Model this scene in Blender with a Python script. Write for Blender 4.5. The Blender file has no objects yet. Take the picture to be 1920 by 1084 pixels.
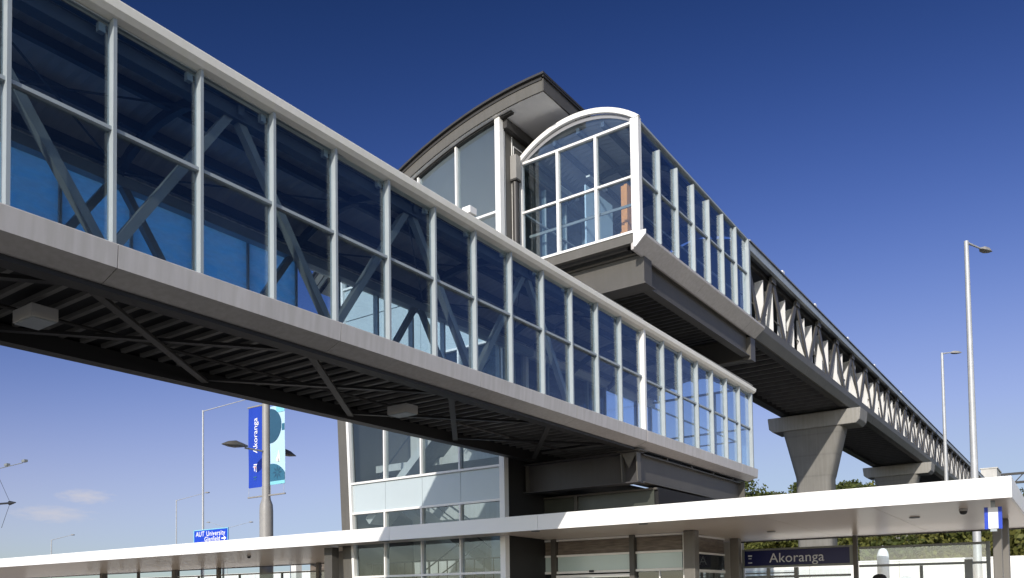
import bpy, bmesh, math, random
from mathutils import Vector, Matrix
random.seed(7)
S = bpy.context.scene
COL = S.collection
rad = math.radians

# ------------------------------------------------------------------ materials
def mat(name, col, rough=0.6, metal=0.0, var=0.08, scale=3.0, bump=0.0, bscale=40.0, spec=0.4, streak=0.0, form=0.0):
    m = bpy.data.materials.new(name); m.use_nodes = True
    nt = m.node_tree; N = nt.nodes; L = nt.links
    b = N['Principled BSDF']
    b.inputs['Roughness'].default_value = rough
    b.inputs['Metallic'].default_value = metal
    b.inputs['Specular IOR Level'].default_value = spec
    tc = N.new('ShaderNodeTexCoord')
    no = N.new('ShaderNodeTexNoise'); no.inputs['Scale'].default_value = scale
    no.inputs['Detail'].default_value = 5; no.inputs['Roughness'].default_value = 0.6
    L.new(tc.outputs['Object'], no.inputs['Vector'])
    cr = N.new('ShaderNodeValToRGB')
    cr.color_ramp.elements[0].position = 0.3; cr.color_ramp.elements[1].position = 0.72
    lo = [max(0, c * (1 - var)) for c in col]; hi = [min(1, c * (1 + var)) for c in col]
    cr.color_ramp.elements[0].color = (*lo, 1); cr.color_ramp.elements[1].color = (*hi, 1)
    L.new(no.outputs['Fac'], cr.inputs['Fac'])
    out = cr.outputs['Color']
    if streak > 0:                       # rain-washed vertical streaks of dirt
        mp = N.new('ShaderNodeMapping'); mp.inputs['Scale'].default_value = (5, 5, 0.25)
        L.new(tc.outputs['Object'], mp.inputs['Vector'])
        n2 = N.new('ShaderNodeTexNoise'); n2.inputs['Scale'].default_value = 2.0; n2.inputs['Detail'].default_value = 6
        L.new(mp.outputs['Vector'], n2.inputs['Vector'])
        r2 = N.new('ShaderNodeValToRGB'); r2.color_ramp.elements[0].position = 0.35; r2.color_ramp.elements[1].position = 0.65
        k = 1 - streak
        r2.color_ramp.elements[0].color = (k, k, k * 0.97, 1); r2.color_ramp.elements[1].color = (1, 1, 1, 1)
        L.new(n2.outputs['Fac'], r2.inputs['Fac'])
        mx = N.new('ShaderNodeMix'); mx.data_type = 'RGBA'; mx.blend_type = 'MULTIPLY'; mx.inputs[0].default_value = 1
        L.new(out, mx.inputs[6]); L.new(r2.outputs['Color'], mx.inputs[7]); out = mx.outputs[2]
    if form > 0:                         # formwork board lines and lift joints
        wv = N.new('ShaderNodeTexWave'); wv.wave_type = 'BANDS'; wv.bands_direction = 'Z'; wv.inputs['Scale'].default_value = 0.27
        wv.inputs['Distortion'].default_value = 0.25; wv.inputs['Detail'].default_value = 3
        L.new(tc.outputs['Object'], wv.inputs['Vector'])
        r3 = N.new('ShaderNodeValToRGB'); r3.color_ramp.elements[0].position = 0.0; r3.color_ramp.elements[1].position = 0.035
        k = 1 - form; r3.color_ramp.elements[0].color = (k, k, k, 1); r3.color_ramp.elements[1].color = (1, 1, 1, 1)
        L.new(wv.outputs['Fac'], r3.inputs['Fac'])
        m3 = N.new('ShaderNodeMix'); m3.data_type = 'RGBA'; m3.blend_type = 'MULTIPLY'; m3.inputs[0].default_value = 1
        L.new(out, m3.inputs[6]); L.new(r3.outputs['Color'], m3.inputs[7]); out = m3.outputs[2]
    L.new(out, b.inputs['Base Color'])
    if bump > 0:
        n3 = N.new('ShaderNodeTexNoise'); n3.inputs['Scale'].default_value = bscale; n3.inputs['Detail'].default_value = 4
        L.new(tc.outputs['Object'], n3.inputs['Vector'])
        bp = N.new('ShaderNodeBump'); bp.inputs['Strength'].default_value = bump; bp.inputs['Distance'].default_value = 0.02
        L.new(n3.outputs['Fac'], bp.inputs['Height']); L.new(bp.outputs['Normal'], b.inputs['Normal'])
    return m

def glass(name, tint, f0=0.045, refl=(0.92, 0.96, 1.0), rough=0.0):
    """tinted float glass: tinted see-through plus a Schlick mirror, per face of a thin solid pane"""
    m = bpy.data.materials.new(name); m.use_nodes = True
    nt = m.node_tree; N = nt.nodes; L = nt.links
    N.clear()
    o = N.new('ShaderNodeOutputMaterial'); mx = N.new('ShaderNodeMixShader')
    t = N.new('ShaderNodeBsdfTransparent'); t.inputs['Color'].default_value = (*tint, 1)
    g = N.new('ShaderNodeBsdfGlossy'); g.inputs['Color'].default_value = (*refl, 1); g.inputs['Roughness'].default_value = rough
    ge = N.new('ShaderNodeNewGeometry')
    d = N.new('ShaderNodeVectorMath'); d.operation = 'DOT_PRODUCT'
    L.new(ge.outputs['Normal'], d.inputs[0]); L.new(ge.outputs['Incoming'], d.inputs[1])
    def M(op, a, b=None):
        n = N.new('ShaderNodeMath'); n.operation = op
        for i, v in enumerate((a, b)):
            if v is None: continue
            if isinstance(v, (int, float)): n.inputs[i].default_value = v
            else: L.new(v, n.inputs[i])
        return n.outputs[0]
    oi = N.new('ShaderNodeObjectInfo')
    hs = N.new('ShaderNodeHueSaturation'); hs.inputs['Color'].default_value = (*tint, 1)
    L.new(M('ADD', M('MULTIPLY', oi.outputs['Random'], 0.08), 0.92), hs.inputs['Value']); L.new(hs.outputs['Color'], t.inputs['Color'])
    f0 = M('ADD', M('MULTIPLY', oi.outputs['Random'], f0 * 0.9), f0 * 0.6)
    c = M('ABSOLUTE', d.outputs['Value']); q = M('SUBTRACT', 1.0, c); p = M('POWER', q, 5.0)
    f = M('ADD', M('MULTIPLY', p, 0.94), f0)
    L.new(f, mx.inputs['Fac']); L.new(t.outputs[0], mx.inputs[1]); L.new(g.outputs[0], mx.inputs[2])
    L.new(mx.outputs[0], o.inputs['Surface'])
    return m

def wood_mat(name):
    m = bpy.data.materials.new(name); m.use_nodes = True
    nt = m.node_tree; N = nt.nodes; L = nt.links; b = N['Principled BSDF']; b.inputs['Roughness'].default_value = 0.55
    tc = N.new('ShaderNodeTexCoord'); mp = N.new('ShaderNodeMapping'); mp.inputs['Scale'].default_value = (1.2, 1.2, 14)
    L.new(tc.outputs['Object'], mp.inputs['Vector'])
    n = N.new('ShaderNodeTexNoise'); n.inputs['Scale'].default_value = 2.2; n.inputs['Detail'].default_value = 7
    L.new(mp.outputs['Vector'], n.inputs['Vector'])
    cr = N.new('ShaderNodeValToRGB'); cr.color_ramp.elements[0].position = 0.3; cr.color_ramp.elements[1].position = 0.7
    cr.color_ramp.elements[0].color = (0.085, 0.068, 0.054, 1); cr.color_ramp.elements[1].color = (0.20, 0.165, 0.135, 1)
    L.new(n.outputs['Fac'], cr.inputs['Fac']); L.new(cr.outputs['Color'], b.inputs['Base Color'])
    return m

def leaf_mat(name, c0, c1):
    m = bpy.data.materials.new(name); m.use_nodes = True
    nt = m.node_tree; N = nt.nodes; L = nt.links; b = N['Principled BSDF']
    b.inputs['Roughness'].default_value = 0.6; b.inputs['Specular IOR Level'].default_value = 0.2
    oi = N.new('ShaderNodeTexCoord'); n = N.new('ShaderNodeTexNoise'); n.inputs['Scale'].default_value = 0.9; n.inputs['Detail'].default_value = 3
    L.new(oi.outputs['Object'], n.inputs['Vector'])
    cr = N.new('ShaderNodeValToRGB'); cr.color_ramp.elements[0].position = 0.35; cr.color_ramp.elements[1].position = 0.65
    cr.color_ramp.elements[0].color = (*c0, 1); cr.color_ramp.elements[1].color = (*c1, 1)
    L.new(n.outputs['Fac'], cr.inputs['Fac']); L.new(cr.outputs['Color'], b.inputs['Base Color'])
    tr = N.new('ShaderNodeBsdfTranslucent'); L.new(cr.outputs['Color'], tr.inputs['Color'])
    mx = N.new('ShaderNodeMixShader'); mx.inputs[0].default_value = 0.25
    L.new(b.outputs[0], mx.inputs[1]); L.new(tr.outputs[0], mx.inputs[2])
    L.new(mx.outputs[0], N['Material Output'].inputs['Surface'])
    return m

M = {}
M['grey_fascia'] = mat('warm grey cladding', (0.54, 0.51, 0.49), 0.42, 0, 0.06, 0.9, streak=0.13)
M['fascia_dark'] = mat('grey cladding', (0.46, 0.45, 0.43), 0.5, 0, 0.05, 0.8)
M['white_alu'] = mat('white powder coat', (0.78, 0.77, 0.74), 0.4, 0, 0.03, 2)
M['cream'] = mat('cream gutter paint', (0.92, 0.885, 0.80), 0.35, 0, 0.03, 1.5, streak=0.03)
M['alu'] = mat('anodised aluminium', (0.34, 0.38, 0.40), 0.4, 0.05, 0.05, 4)
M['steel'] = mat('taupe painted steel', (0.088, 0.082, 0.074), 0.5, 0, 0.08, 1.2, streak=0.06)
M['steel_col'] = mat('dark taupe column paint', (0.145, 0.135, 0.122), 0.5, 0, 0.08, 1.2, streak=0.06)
M['steel_shade'] = mat('beam steel with shade in colour', (0.052, 0.050, 0.054), 0.5, 0, 0.1, 1.2, streak=0.08)  # darker copy of the steel, with the bridge's shadow put into the colour
M['brace'] = mat('dark brace paint', (0.05, 0.047, 0.043), 0.5, 0, 0.1, 1.2)
M['steel_truss'] = mat('grey painted truss steel', (0.20, 0.215, 0.21), 0.45, 0, 0.06, 2)
M['steel_truss_b'] = mat('taupe truss steel', (0.115, 0.108, 0.096), 0.5, 0, 0.08, 1.2, streak=0.08)
M['steel_dark'] = mat('dark steel', (0.022, 0.021, 0.021), 0.5, 0, 0.1, 2)
M['deck_shade'] = mat('deck soffit with shade in colour', (0.008, 0.008, 0.009), 0.7, 0, 0.15, 2)  # near-black puts the shade between ribs and in recesses into the colour
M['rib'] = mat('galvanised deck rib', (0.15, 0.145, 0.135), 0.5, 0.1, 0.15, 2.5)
M['ceiling'] = mat('ceiling lining', (0.46, 0.44, 0.44), 0.5, 0.1, 0.06, 1.5)
M['rib_dark'] = mat('roof purlin steel', (0.07, 0.085, 0.11), 0.5, 0, 0.06, 2)
M['pale_lining'] = mat('pale ceiling lining', (0.86, 0.84, 0.81), 0.6, 0, 0.02, 0.6)
M['roof_metal'] = mat('grey roof sheet', (0.30, 0.30, 0.31), 0.4, 0.3, 0.06, 1)
M['roof_dark'] = mat('dark roof edge', (0.055, 0.052, 0.05), 0.45, 0.2, 0.1, 1)
M['soffit'] = mat('off white soffit lining', (0.66, 0.61, 0.54), 0.5, 0, 0.03, 0.6)
M['canopy_white'] = mat('white canopy fascia', (0.86, 0.85, 0.83), 0.35, 0, 0.015, 0.5)
M['canopy_soffit'] = mat('satin canopy soffit', (0.70, 0.605, 0.505), 0.28, 0, 0.03, 0.5, spec=0.5)
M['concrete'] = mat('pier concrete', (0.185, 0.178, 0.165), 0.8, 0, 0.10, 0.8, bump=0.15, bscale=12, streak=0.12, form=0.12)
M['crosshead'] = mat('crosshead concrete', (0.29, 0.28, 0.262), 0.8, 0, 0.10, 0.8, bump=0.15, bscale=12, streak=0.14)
M['concrete_lt'] = mat('pale concrete', (0.50, 0.485, 0.46), 0.8, 0, 0.10, 0.9, bump=0.1, bscale=10, streak=0.10)
M['white_wall'] = mat('white precast wall', (0.80, 0.785, 0.76), 0.7, 0, 0.04, 0.4, streak=0.06)
M['frost'] = mat('frosted white glass', (0.43, 0.49, 0.51), 0.22, 0, 0.03, 0.6, spec=0.6)
M['frost_green'] = mat('frosted green glass', (0.46, 0.56, 0.54), 0.2, 0, 0.03, 0.8, spec=0.6)
M['screen'] = mat('white screen board', (0.82, 0.82, 0.82), 0.5, 0, 0.03, 1)
M['glass'] = glass('blue tinted glass', (0.90, 0.955, 0.985), 0.055)
def mottled_glass(name):
    m = glass(name, (0.90, 0.955, 0.985), 0.055); nt = m.node_tree; N = nt.nodes; L = nt.links
    o = [n for n in N if n.type == 'OUTPUT_MATERIAL'][0]; src = o.inputs['Surface'].links[0].from_socket
    tr = N.new('ShaderNodeBsdfTranslucent'); tr.inputs['Color'].default_value = (0.34, 0.70, 1.0, 1)  # mottled blue translucent layer mixed over the pane
    tc = N.new('ShaderNodeTexCoord'); mp = N.new('ShaderNodeMapping'); mp.inputs['Scale'].default_value = (1.3, 1.3, 3.2); mp.inputs['Rotation'].default_value = (0, rad(20), 0)
    L.new(tc.outputs['Object'], mp.inputs['Vector'])
    no = N.new('ShaderNodeTexNoise'); no.inputs['Scale'].default_value = 1.6; no.inputs['Detail'].default_value = 3; L.new(mp.outputs['Vector'], no.inputs['Vector'])
    mr = N.new('ShaderNodeMapRange'); mr.inputs['From Min'].default_value = 0.35; mr.inputs['From Max'].default_value = 0.7; mr.inputs['To Min'].default_value = 0.5; mr.inputs['To Max'].default_value = 0.95
    L.new(no.outputs['Fac'], mr.inputs['Value'])
    mx = N.new('ShaderNodeMixShader'); L.new(mr.outputs['Result'], mx.inputs[0]); L.new(src, mx.inputs[1]); L.new(tr.outputs[0], mx.inputs[2]); L.new(mx.outputs[0], o.inputs['Surface'])
    return m
M['glass_mottled'] = mottled_glass('mottled blue translucent glass')
M['glass_clear'] = glass('clear glass', (0.88, 0.93, 0.95))
M['glass_dark'] = glass('smoked glass', (0.42, 0.47, 0.52), 0.06)
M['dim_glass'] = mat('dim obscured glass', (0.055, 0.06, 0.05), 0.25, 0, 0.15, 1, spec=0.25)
M['wood'] = wood_mat('stained plywood')
M['galv'] = mat('galvanised pole', (0.42, 0.43, 0.445), 0.45, 0.15, 0.10, 2.5, streak=0.08)
M['pole_grey'] = mat('grey pole paint', (0.27, 0.26, 0.245), 0.45, 0, 0.06, 2)
M['black'] = mat('black plastic', (0.02, 0.02, 0.022), 0.4, 0, 0.1, 4)
M['blue_sign'] = mat('dark blue sign', (0.006, 0.010, 0.085), 0.35, 0, 0.05, 1)
M['blue_banner'] = mat('royal blue cloth', (0.008, 0.045, 0.38), 0.7, 0, 0.08, 1)
M['blue_bright'] = mat('bright blue sheeting', (0.004, 0.045, 0.46), 0.4, 0, 0.05, 1)
M['white_paint'] = mat('white lettering', (0.85, 0.85, 0.86), 0.5, 0, 0.02, 1)
M['grey_letter'] = mat('silver lettering', (0.62, 0.64, 0.68), 0.4, 0, 0.02, 1)
M['teal_banner'] = mat('teal cloth', (0.018, 0.075, 0.135), 0.7, 0, 0.08, 1)
M['teal_mid'] = mat('mid teal cloth', (0.025, 0.12, 0.20), 0.7, 0, 0.08, 1)
M['aqua'] = mat('aqua cloth', (0.20, 0.52, 0.62), 0.7, 0, 0.08, 1)
M['pale_cloth'] = mat('white cloth', (0.40, 0.58, 0.72), 0.7, 0, 0.05, 1)
M['red_mark'] = mat('red mark', (0.5, 0.03, 0.03), 0.6)
M['orange'] = mat('orange timber', (0.72, 0.30, 0.085), 0.5, 0, 0.12, 5)
M['pale_blue'] = mat('pale blue door', (0.50, 0.62, 0.70), 0.35, 0, 0.04, 2)
M['ground'] = mat('pale paving', (0.14, 0.132, 0.12), 0.85, 0, 0.18, 0.15, bump=0.1, bscale=6)
M['pavement'] = mat('pale concrete paving', (0.42, 0.38, 0.33), 0.8, 0, 0.1, 0.4, bump=0.1, bscale=6)
M['asphalt'] = mat('asphalt', (0.055, 0.055, 0.056), 0.85, 0, 0.2, 0.5, bump=0.2, bscale=20)
M['grass'] = mat('grass bank', (0.10, 0.125, 0.035), 0.9, 0, 0.35, 0.5, bump=0.4, bscale=8)
M['bark'] = mat('bark', (0.10, 0.075, 0.055), 0.9, 0, 0.25, 4)
M['leaf_a'] = leaf_mat('dark olive leaves', (0.045, 0.060, 0.018), (0.115, 0.135, 0.038))
M['leaf_b'] = leaf_mat('olive leaves', (0.075, 0.090, 0.024), (0.19, 0.19, 0.05))
M['leaf_c'] = leaf_mat('yellow green leaves', (0.085, 0.095, 0.025), (0.20, 0.19, 0.052))
M['twig'] = mat('bare twigs', (0.20, 0.15, 0.125), 0.9)
M['lens'] = mat('lamp lens', (0.72, 0.72, 0.7), 0.15, 0, 0.02, 2)

# ------------------------------------------------------------------ mesh helpers
class MB:
    def __init__(s): s.b = bmesh.new()
    def poly(s, pts, faces):
        v = [s.b.verts.new(p) for p in pts]
        for f in faces:
            try: s.b.faces.new([v[i] for i in f])
            except ValueError: pass
        return s
    def box(s, x0, x1, y0, y1, z0, z1):
        p = [(x, y, z) for x in (x0, x1) for y in (y0, y1) for z in (z0, z1)]
        return s.poly(p, [(0,1,3,2),(4,6,7,5),(0,4,5,1),(2,3,7,6),(0,2,6,4),(1,5,7,3)])
    def beam(s, p, q, w, h, up=(0,0,1)):
        p = Vector(p); q = Vector(q); d = (q - p).normalized(); up = Vector(up)
        r = d.cross(up)
        if r.length < 1e-4: r = d.cross(Vector((0,1,0)))
        r.normalize(); u = r.cross(d).normalized()
        pts = []
        for e in (p, q):
            for a, b in ((-1,-1),(1,-1),(1,1),(-1,1)):
                pts.append(e + r * a * w / 2 + u * b * h / 2)
        return s.poly(pts, [(3,2,1,0),(4,5,6,7),(0,1,5,4),(1,2,6,5),(2,3,7,6),(3,0,4,7)])
    def prism(s, prof, axis, a, b):
        """prof: list of 2-D points in the plane across `axis`; extruded from a to b"""
        def P(u, v, t): return {'X': (t, u, v), 'Y': (u, t, v), 'Z': (u, v, t)}[axis]
        n = len(prof)
        pts = [P(u, v, a) for u, v in prof] + [P(u, v, b) for u, v in prof]
        f = [tuple(range(n))[::-1], tuple(range(n, 2*n))] + [(i, (i+1) % n, n + (i+1) % n, n + i) for i in range(n)]
        return s.poly(pts, f)
    def tube(s, p, q, r0, r1=None, n=12, cap=True):
        r1 = r0 if r1 is None else r1
        p = Vector(p); q = Vector(q); d = (q - p).normalized()
        a = d.orthogonal().normalized(); b = d.cross(a)
        pts = []
        for e, r in ((p, r0), (q, r1)):
            for i in range(n):
                t = 2 * math.pi * i / n; pts.append(e + (a * math.cos(t) + b * math.sin(t)) * r)
        f = [(i, (i+1) % n, n + (i+1) % n, n + i) for i in range(n)]
        if cap: f += [tuple(range(n))[::-1], tuple(range(n, 2*n))]
        return s.poly(pts, f)
    def lathe(s, c, prof, n=20):
        pts = []; f = []
        for r, z in prof:
            for i in range(n):
                t = 2 * math.pi * i / n; pts.append((c[0] + r * math.cos(t), c[1] + r * math.sin(t), c[2] + z))
        for k in range(len(prof) - 1):
            for i in range(n):
                f.append((k*n+i, k*n+(i+1) % n, (k+1)*n+(i+1) % n, (k+1)*n+i))
        f += [tuple(range(n))[::-1], tuple(range((len(prof)-1)*n, len(prof)*n))]
        return s.poly(pts, f)
    def path(s, pts, r, n=8):
        for i in range(len(pts) - 1):
            s.tube(pts[i], pts[i+1], r[i] if isinstance(r, (list, tuple)) else r, r[i+1] if isinstance(r, (list, tuple)) else r, n)
        return s
    def mesh(s, name, off=(0,0,0), smooth=False):
        me = bpy.data.meshes.new(name)
        bmesh.ops.translate(s.b, verts=s.b.verts, vec=-Vector(off))
        bmesh.ops.recalc_face_normals(s.b, faces=s.b.faces)
        s.b.to_mesh(me); s.b.free()
        if smooth:
            for p in me.polygons: p.use_smooth = True
            try: me.set_sharp_from_angle(angle=rad(40))
            except Exception: pass
        return me

def tag(o, label=None, cat=None, group=None, kind=None):
    if label: o['label'] = label
    if cat: o['category'] = cat
    if group: o['group'] = group
    if kind: o['kind'] = kind
    return o

class Thing:
    def __init__(s, name, label, cat, loc, group=None):
        s.loc = Vector(loc); s.e = bpy.data.objects.new(name, None); COL.objects.link(s.e)
        s.e.location = s.loc; s.e.empty_display_size = 0.3; tag(s.e, label, cat, group)
    def part(s, name, mb, m, parent=None, label=None, smooth=False, bevel=0.0):
        me = mb.mesh(name, s.loc, smooth); me.materials.append(M[m] if isinstance(m, str) else m)
        o = bpy.data.objects.new(name, me); COL.objects.link(o); o.parent = parent or s.e
        if label: o['label'] = label
        if bevel: b = o.modifiers.new('Bevel', 'BEVEL'); b.width = bevel; b.segments = 2; b.limit_method = 'ANGLE'
        return o
    def rep(s, o, dx=0, dy=0, dz=0):
        """the same part again, moved along"""
        c = o.copy(); COL.objects.link(c); c.parent = o.parent
        c.location = o.location + Vector((dx, dy, dz)); return c

def single(name, mb, m, label=None, cat=None, group=None, kind=None, loc=(0,0,0), smooth=False, bevel=0.0):
    me = mb.mesh(name, loc, smooth); me.materials.append(M[m])
    o = bpy.data.objects.new(name, me); COL.objects.link(o); o.location = loc
    if bevel: b = o.modifiers.new('Bevel', 'BEVEL'); b.width = bevel; b.segments = 2; b.limit_method = 'ANGLE'
    return tag(o, label, cat, group, kind)

def copy_tree(o, parent=None):
    c = o.copy(); COL.objects.link(c)
    if parent: c.parent = parent
    for ch in list(o.children): copy_tree(ch, c)
    return c

def text_mb(txt, size, extrude, xform, spacing=1.0):
    cu = bpy.data.curves.new('lettering', 'FONT'); cu.body = txt; cu.size = size; cu.extrude = extrude
    cu.align_x = 'CENTER'; cu.align_y = 'CENTER'; cu.space_character = spacing
    o = bpy.data.objects.new('lettering_tmp', cu); COL.objects.link(o)
    dg = bpy.context.evaluated_depsgraph_get(); me = bpy.data.meshes.new_from_object(o.evaluated_get(dg))
    me.transform(xform)
    mb = MB(); mb.b.from_mesh(me)
    bpy.data.objects.remove(o); bpy.data.curves.remove(cu); bpy.data.meshes.remove(me)
    return mb

def face_minus_x(c, roll=0.0):
    """text frame whose front looks towards -X: right = -Y, up = Z"""
    m = Matrix(((0, 0, -1), (-1, 0, 0), (0, 1, 0))).to_4x4()
    return Matrix.Translation(c) @ m @ Matrix.Rotation(roll, 4, 'Z')

def arc(y0, y1, z, rise, n=14):
    yc = (y0 + y1) / 2; h = (y1 - y0) / 2
    R = (h*h + rise*rise) / (2*rise); a = math.asin(h / R)
    return [(yc + R * math.sin(-a + 2*a*i/n), z + rise - R + R * math.cos(-a + 2*a*i/n)) for i in range(n+1)]

# ------------------------------------------------------------------ the ground
single('ground', MB().poly([(-900,-900,0),(900,-900,0),(900,900,0),(-900,900,0)], [(0,1,2,3)]), 'ground', kind='structure')
single('road', MB().poly([(9,-80,0.004),(17.6,-80,0.004),(17.6,90,0.004),(9,90,0.004)], [(0,1,2,3)]), 'asphalt', kind='structure')
single('pavement', MB().poly([(17.75,-60,0.004),(42.9,-60,0.004),(42.9,95,0.004),(17.75,95,0.004)], [(0,1,2,3)]), 'pavement', kind='structure')
single('motorway', MB().poly([(72,-300,0.004),(104,-300,0.004),(104,300,0.004),(72,300,0.004)], [(0,1,2,3)]), 'asphalt', kind='structure')

YN, YF = 10.45, 14.50          # near and far glass line of both bridges

def vbrace(mb_or_none, t, name, x0, x1, y, z0, z1, w, m):
    return t.part(name, MB().beam((x0, y, z0), (x1, y, z1), w, w, (0,1,0)), m)

def roof_shell(t, x0, x1, z, rise, y0=10.30, y1=14.65, m='roof_metal', th=0.12):
    o = arc(y0, y1, z, rise); i = arc(y0 + 0.10, y1 - 0.10, z - th * 0.6, rise - th * 0.4)
    return t.part('roof', MB().prism(o + i[::-1], 'X', x0, x1), m)

def ceiling(t, x0, x1, z, rise, step=1.3):
    # corrugated lining, thin shell just under the roof sheet
    prof = arc(10.42, 14.53, z - 0.09, rise - 0.07, 40)
    mb = MB(); n = int((x1 - x0) / 0.11); pts = []; f = []
    for k in range(n + 1):
        x = x0 + (x1 - x0) * k / n; dz = -0.02 if k % 2 else 0.0
        pts += [(x, y, zz + dz) for y, zz in prof]
    c = len(prof)
    for k in range(n):
        for i in range(c - 1): f.append((k*c+i, k*c+i+1, (k+1)*c+i+1, (k+1)*c+i))
    t.part('ceiling', mb.poly(pts, f), 'ceiling')
    mb = MB()
    for a in (0.1, 0.3, 0.5, 0.7, 0.9):
        y, zz = prof[int(a * 40)]; mb.box(x0 + 0.02, x1 - 0.02, y - 0.055, y + 0.055, zz - 0.19, zz - 0.03)
    t.part('purlin', mb, 'rib_dark')

def arch_rib(t, x, z, rise, w=0.09):
    o = arc(10.6, 14.36, z - 0.20, rise - 0.06, 12); i = arc(10.6, 14.36, z - 0.36, rise - 0.06, 12)
    return t.part('arch_rib', MB().prism(o + i[::-1], 'X', x - w/2, x + w/2), 'rib_dark')

def fascia(t, prof, x0, x1, m, seam=3.9, gap=0.012, name='fascia'):
    mb = MB(); x = x0
    while x < x1 - 0.01:
        e = min(x + seam, x1); mb.prism(prof, 'X', x, e - gap); x = e
    return t.part(name, mb, m)

def mirror(prof): return [(YN + YF - y, z) for y, z in prof]

def deck(t, x0, x1, ztop, zrib, zlow, ya=10.62, yb=14.33, pitch=0.36):
    t.part('floor_deck', MB().box(x0, x1, ya, yb, zrib, ztop), 'deck_shade')
    mb = MB(); n = int((x1 - x0) / pitch)
    for k in range(n):
        x = x0 + pitch * (k + 0.5); mb.prism([(x-0.05, zrib-0.002), (x-0.04, zlow), (x+0.04, zlow), (x+0.05, zrib-0.002)], 'Y', 10.98, 13.97)
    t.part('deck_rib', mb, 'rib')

# ------------------------------------------------------------------ the lower footbridge (plain part)
B1A, B1B = -6.0, 21.30
t = Thing('footbridge', 'glazed grey footbridge crossing from upper left, two light boxes under its ribbed deck', 'footbridge', (B1A, 12.475, 0))
FX = [(10.55, 6.385), (10.27, 6.375), (10.24, 6.35), (10.265, 6.05), (10.62, 5.93), (10.66, 5.93), (10.66, 6.10), (10.55, 6.10)]
fascia(t, FX, B1A, B1B, 'grey_fascia'); fascia(t, mirror(FX), B1A, B1B, 'grey_fascia')
t.part('fascia_backing', MB().box(B1A, B1B - 0.02, 10.36, 10.54, 6.02, 6.33), 'steel_dark')
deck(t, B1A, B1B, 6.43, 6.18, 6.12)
for y0, y1 in ((10.665, 10.93), (14.02, 14.285)):
    t.part('lower_chord', MB().box(B1A, B1B, y0, y1, 5.86, 6.14), 'steel_dark')
for k in range(-3, 4):
    xa = 5.65 + 3.82 * k; xb = xa + 3.82
    for p, q, dz in (((xa, 10.9), (xb, 13.9), 0.0), ((xa, 13.9), (xb, 10.9), 0.045)):
        t.part('plan_brace', MB().beam((p[0], p[1], 5.925 + dz), (q[0], q[1], 5.925 + dz), 0.13, 0.05), 'steel_dark' if dz else 'brace')
t.part('conduit', MB().tube((B1A, 12.95, 6.06), (B1B, 12.95, 6.06), 0.03, n=8).tube((5.7, 12.5, 6.06), (5.7, 12.95, 6.06), 0.02, n=8).tube((13.52, 12.5, 6.06), (13.52, 12.95, 6.06), 0.02, n=8), 'brace')
mul = t.part('mullion', MB().box(B1A - 0.025, B1A + 0.025, 10.345, 10.49, 6.40, 9.50), 'alu')
mulf = t.part('mullion', MB().box(B1A - 0.025, B1A + 0.025, 14.46, 14.62, 6.40, 9.50), 'alu')
paneL = t.part('glass_pane', MB().box(B1A + 0.032, B1A + 1.268, 10.444, 10.456, 6.40, 7.925), 'glass')
paneU = t.part('glass_pane', MB().box(B1A + 0.032, B1A + 1.268, 10.444, 10.456, 7.975, 9.46), 'glass')
paneLf = t.part('glass_pane', MB().box(B1A + 0.032, B1A + 1.268, 14.494, 14.506, 6.40, 7.925), 'glass')
paneF = t.part('glass_pane', MB().box(B1A + 0.032, B1A + 1.268, 14.494, 14.506, 6.40, 7.925), 'glass_mottled', label='lower pane with a mottled translucent blue tone')
paneG = t.part('glass_pane', MB().box(B1A + 0.032, B1A + 1.268, 14.494, 14.506, 7.975, 9.46), 'glass_mottled', label='upper pane with a mottled translucent blue tone')
paneUf = t.part('glass_pane', MB().box(B1A + 0.032, B1A + 1.268, 14.494, 14.506, 7.975, 9.46), 'glass')
for k in range(1, 21):
    for o in (mul, mulf, paneL, paneU): t.rep(o, 1.3 * k)
    for o in ((paneF, paneG) if k < 14 else (paneLf, paneUf)): t.rep(o, 1.3 * k)
t.part('transom', MB().box(B1A, B1B, 10.38, 10.475, 7.925, 7.975), 'alu')
t.part('transom', MB().box(B1A, B1B, 14.475, 14.57, 7.925, 7.975), 'alu')
for o in (paneLf, paneUf): o.location.x += 1.3 * 21 - 1.3 * 0; bpy.data.objects.remove(o)
# small brackets fixing the mullion heads
mb = MB()
for k in range(0, 21): mb.box(B1A + 1.3*k - 0.14, B1A + 1.3*k - 0.05, 10.50, 10.58, 9.27, 9.39)
t.part('head_bracket', mb, 'alu')
def eave(t, x0, x1, za, zb, far=False):
    """white rounded gutter with a slight fall; za, zb = top edge at the two ends"""
    prof = [(10.56, -0.20), (10.30, -0.185), (10.225, -0.13), (10.20, -0.03), (10.225, 0.0), (10.40, 0.03), (10.56, 0.06)]
    if far: prof = [(YN + YF - y, z) for y, z in prof]
    n = len(prof); pts = [(x0, y, za + z) for y, z in prof] + [(x1, y, zb + z) for y, z in prof]
    return t.part('gutter', MB().poly(pts, [tuple(range(n))[::-1], tuple(range(n, 2*n))] + [(i, (i+1) % n, n+(i+1) % n, n+i) for i in range(n)]), 'cream')
def EZ(x): return 9.63 - 0.0076 * (x - 5)
eave(t, B1A, B1B, EZ(B1A), EZ(B1B)); eave(t, B1A, B1B, 9.58, 9.52, True)
t.part('gutter_lip', MB().box(B1A, B1B, 10.43, 10.48, 9.40, 9.425), 'alu')
for y0, y1 in ((10.66, 10.86), (14.09, 14.29)):
    t.part('top_chord', MB().box(B1A, B1B, y0, y1, 9.20, 9.40), 'rib_dark' if y0 < 12 else 'alu')
roof_shell(t, B1A, B1B, 9.60, 0.72)
ceiling(t, B1A, B1B, 9.60, 0.72)
for k in range(7): arch_rib(t, B1A + 1.72 + 4.06 * k - 0.03, 9.60, 0.72, 0.12)
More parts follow.
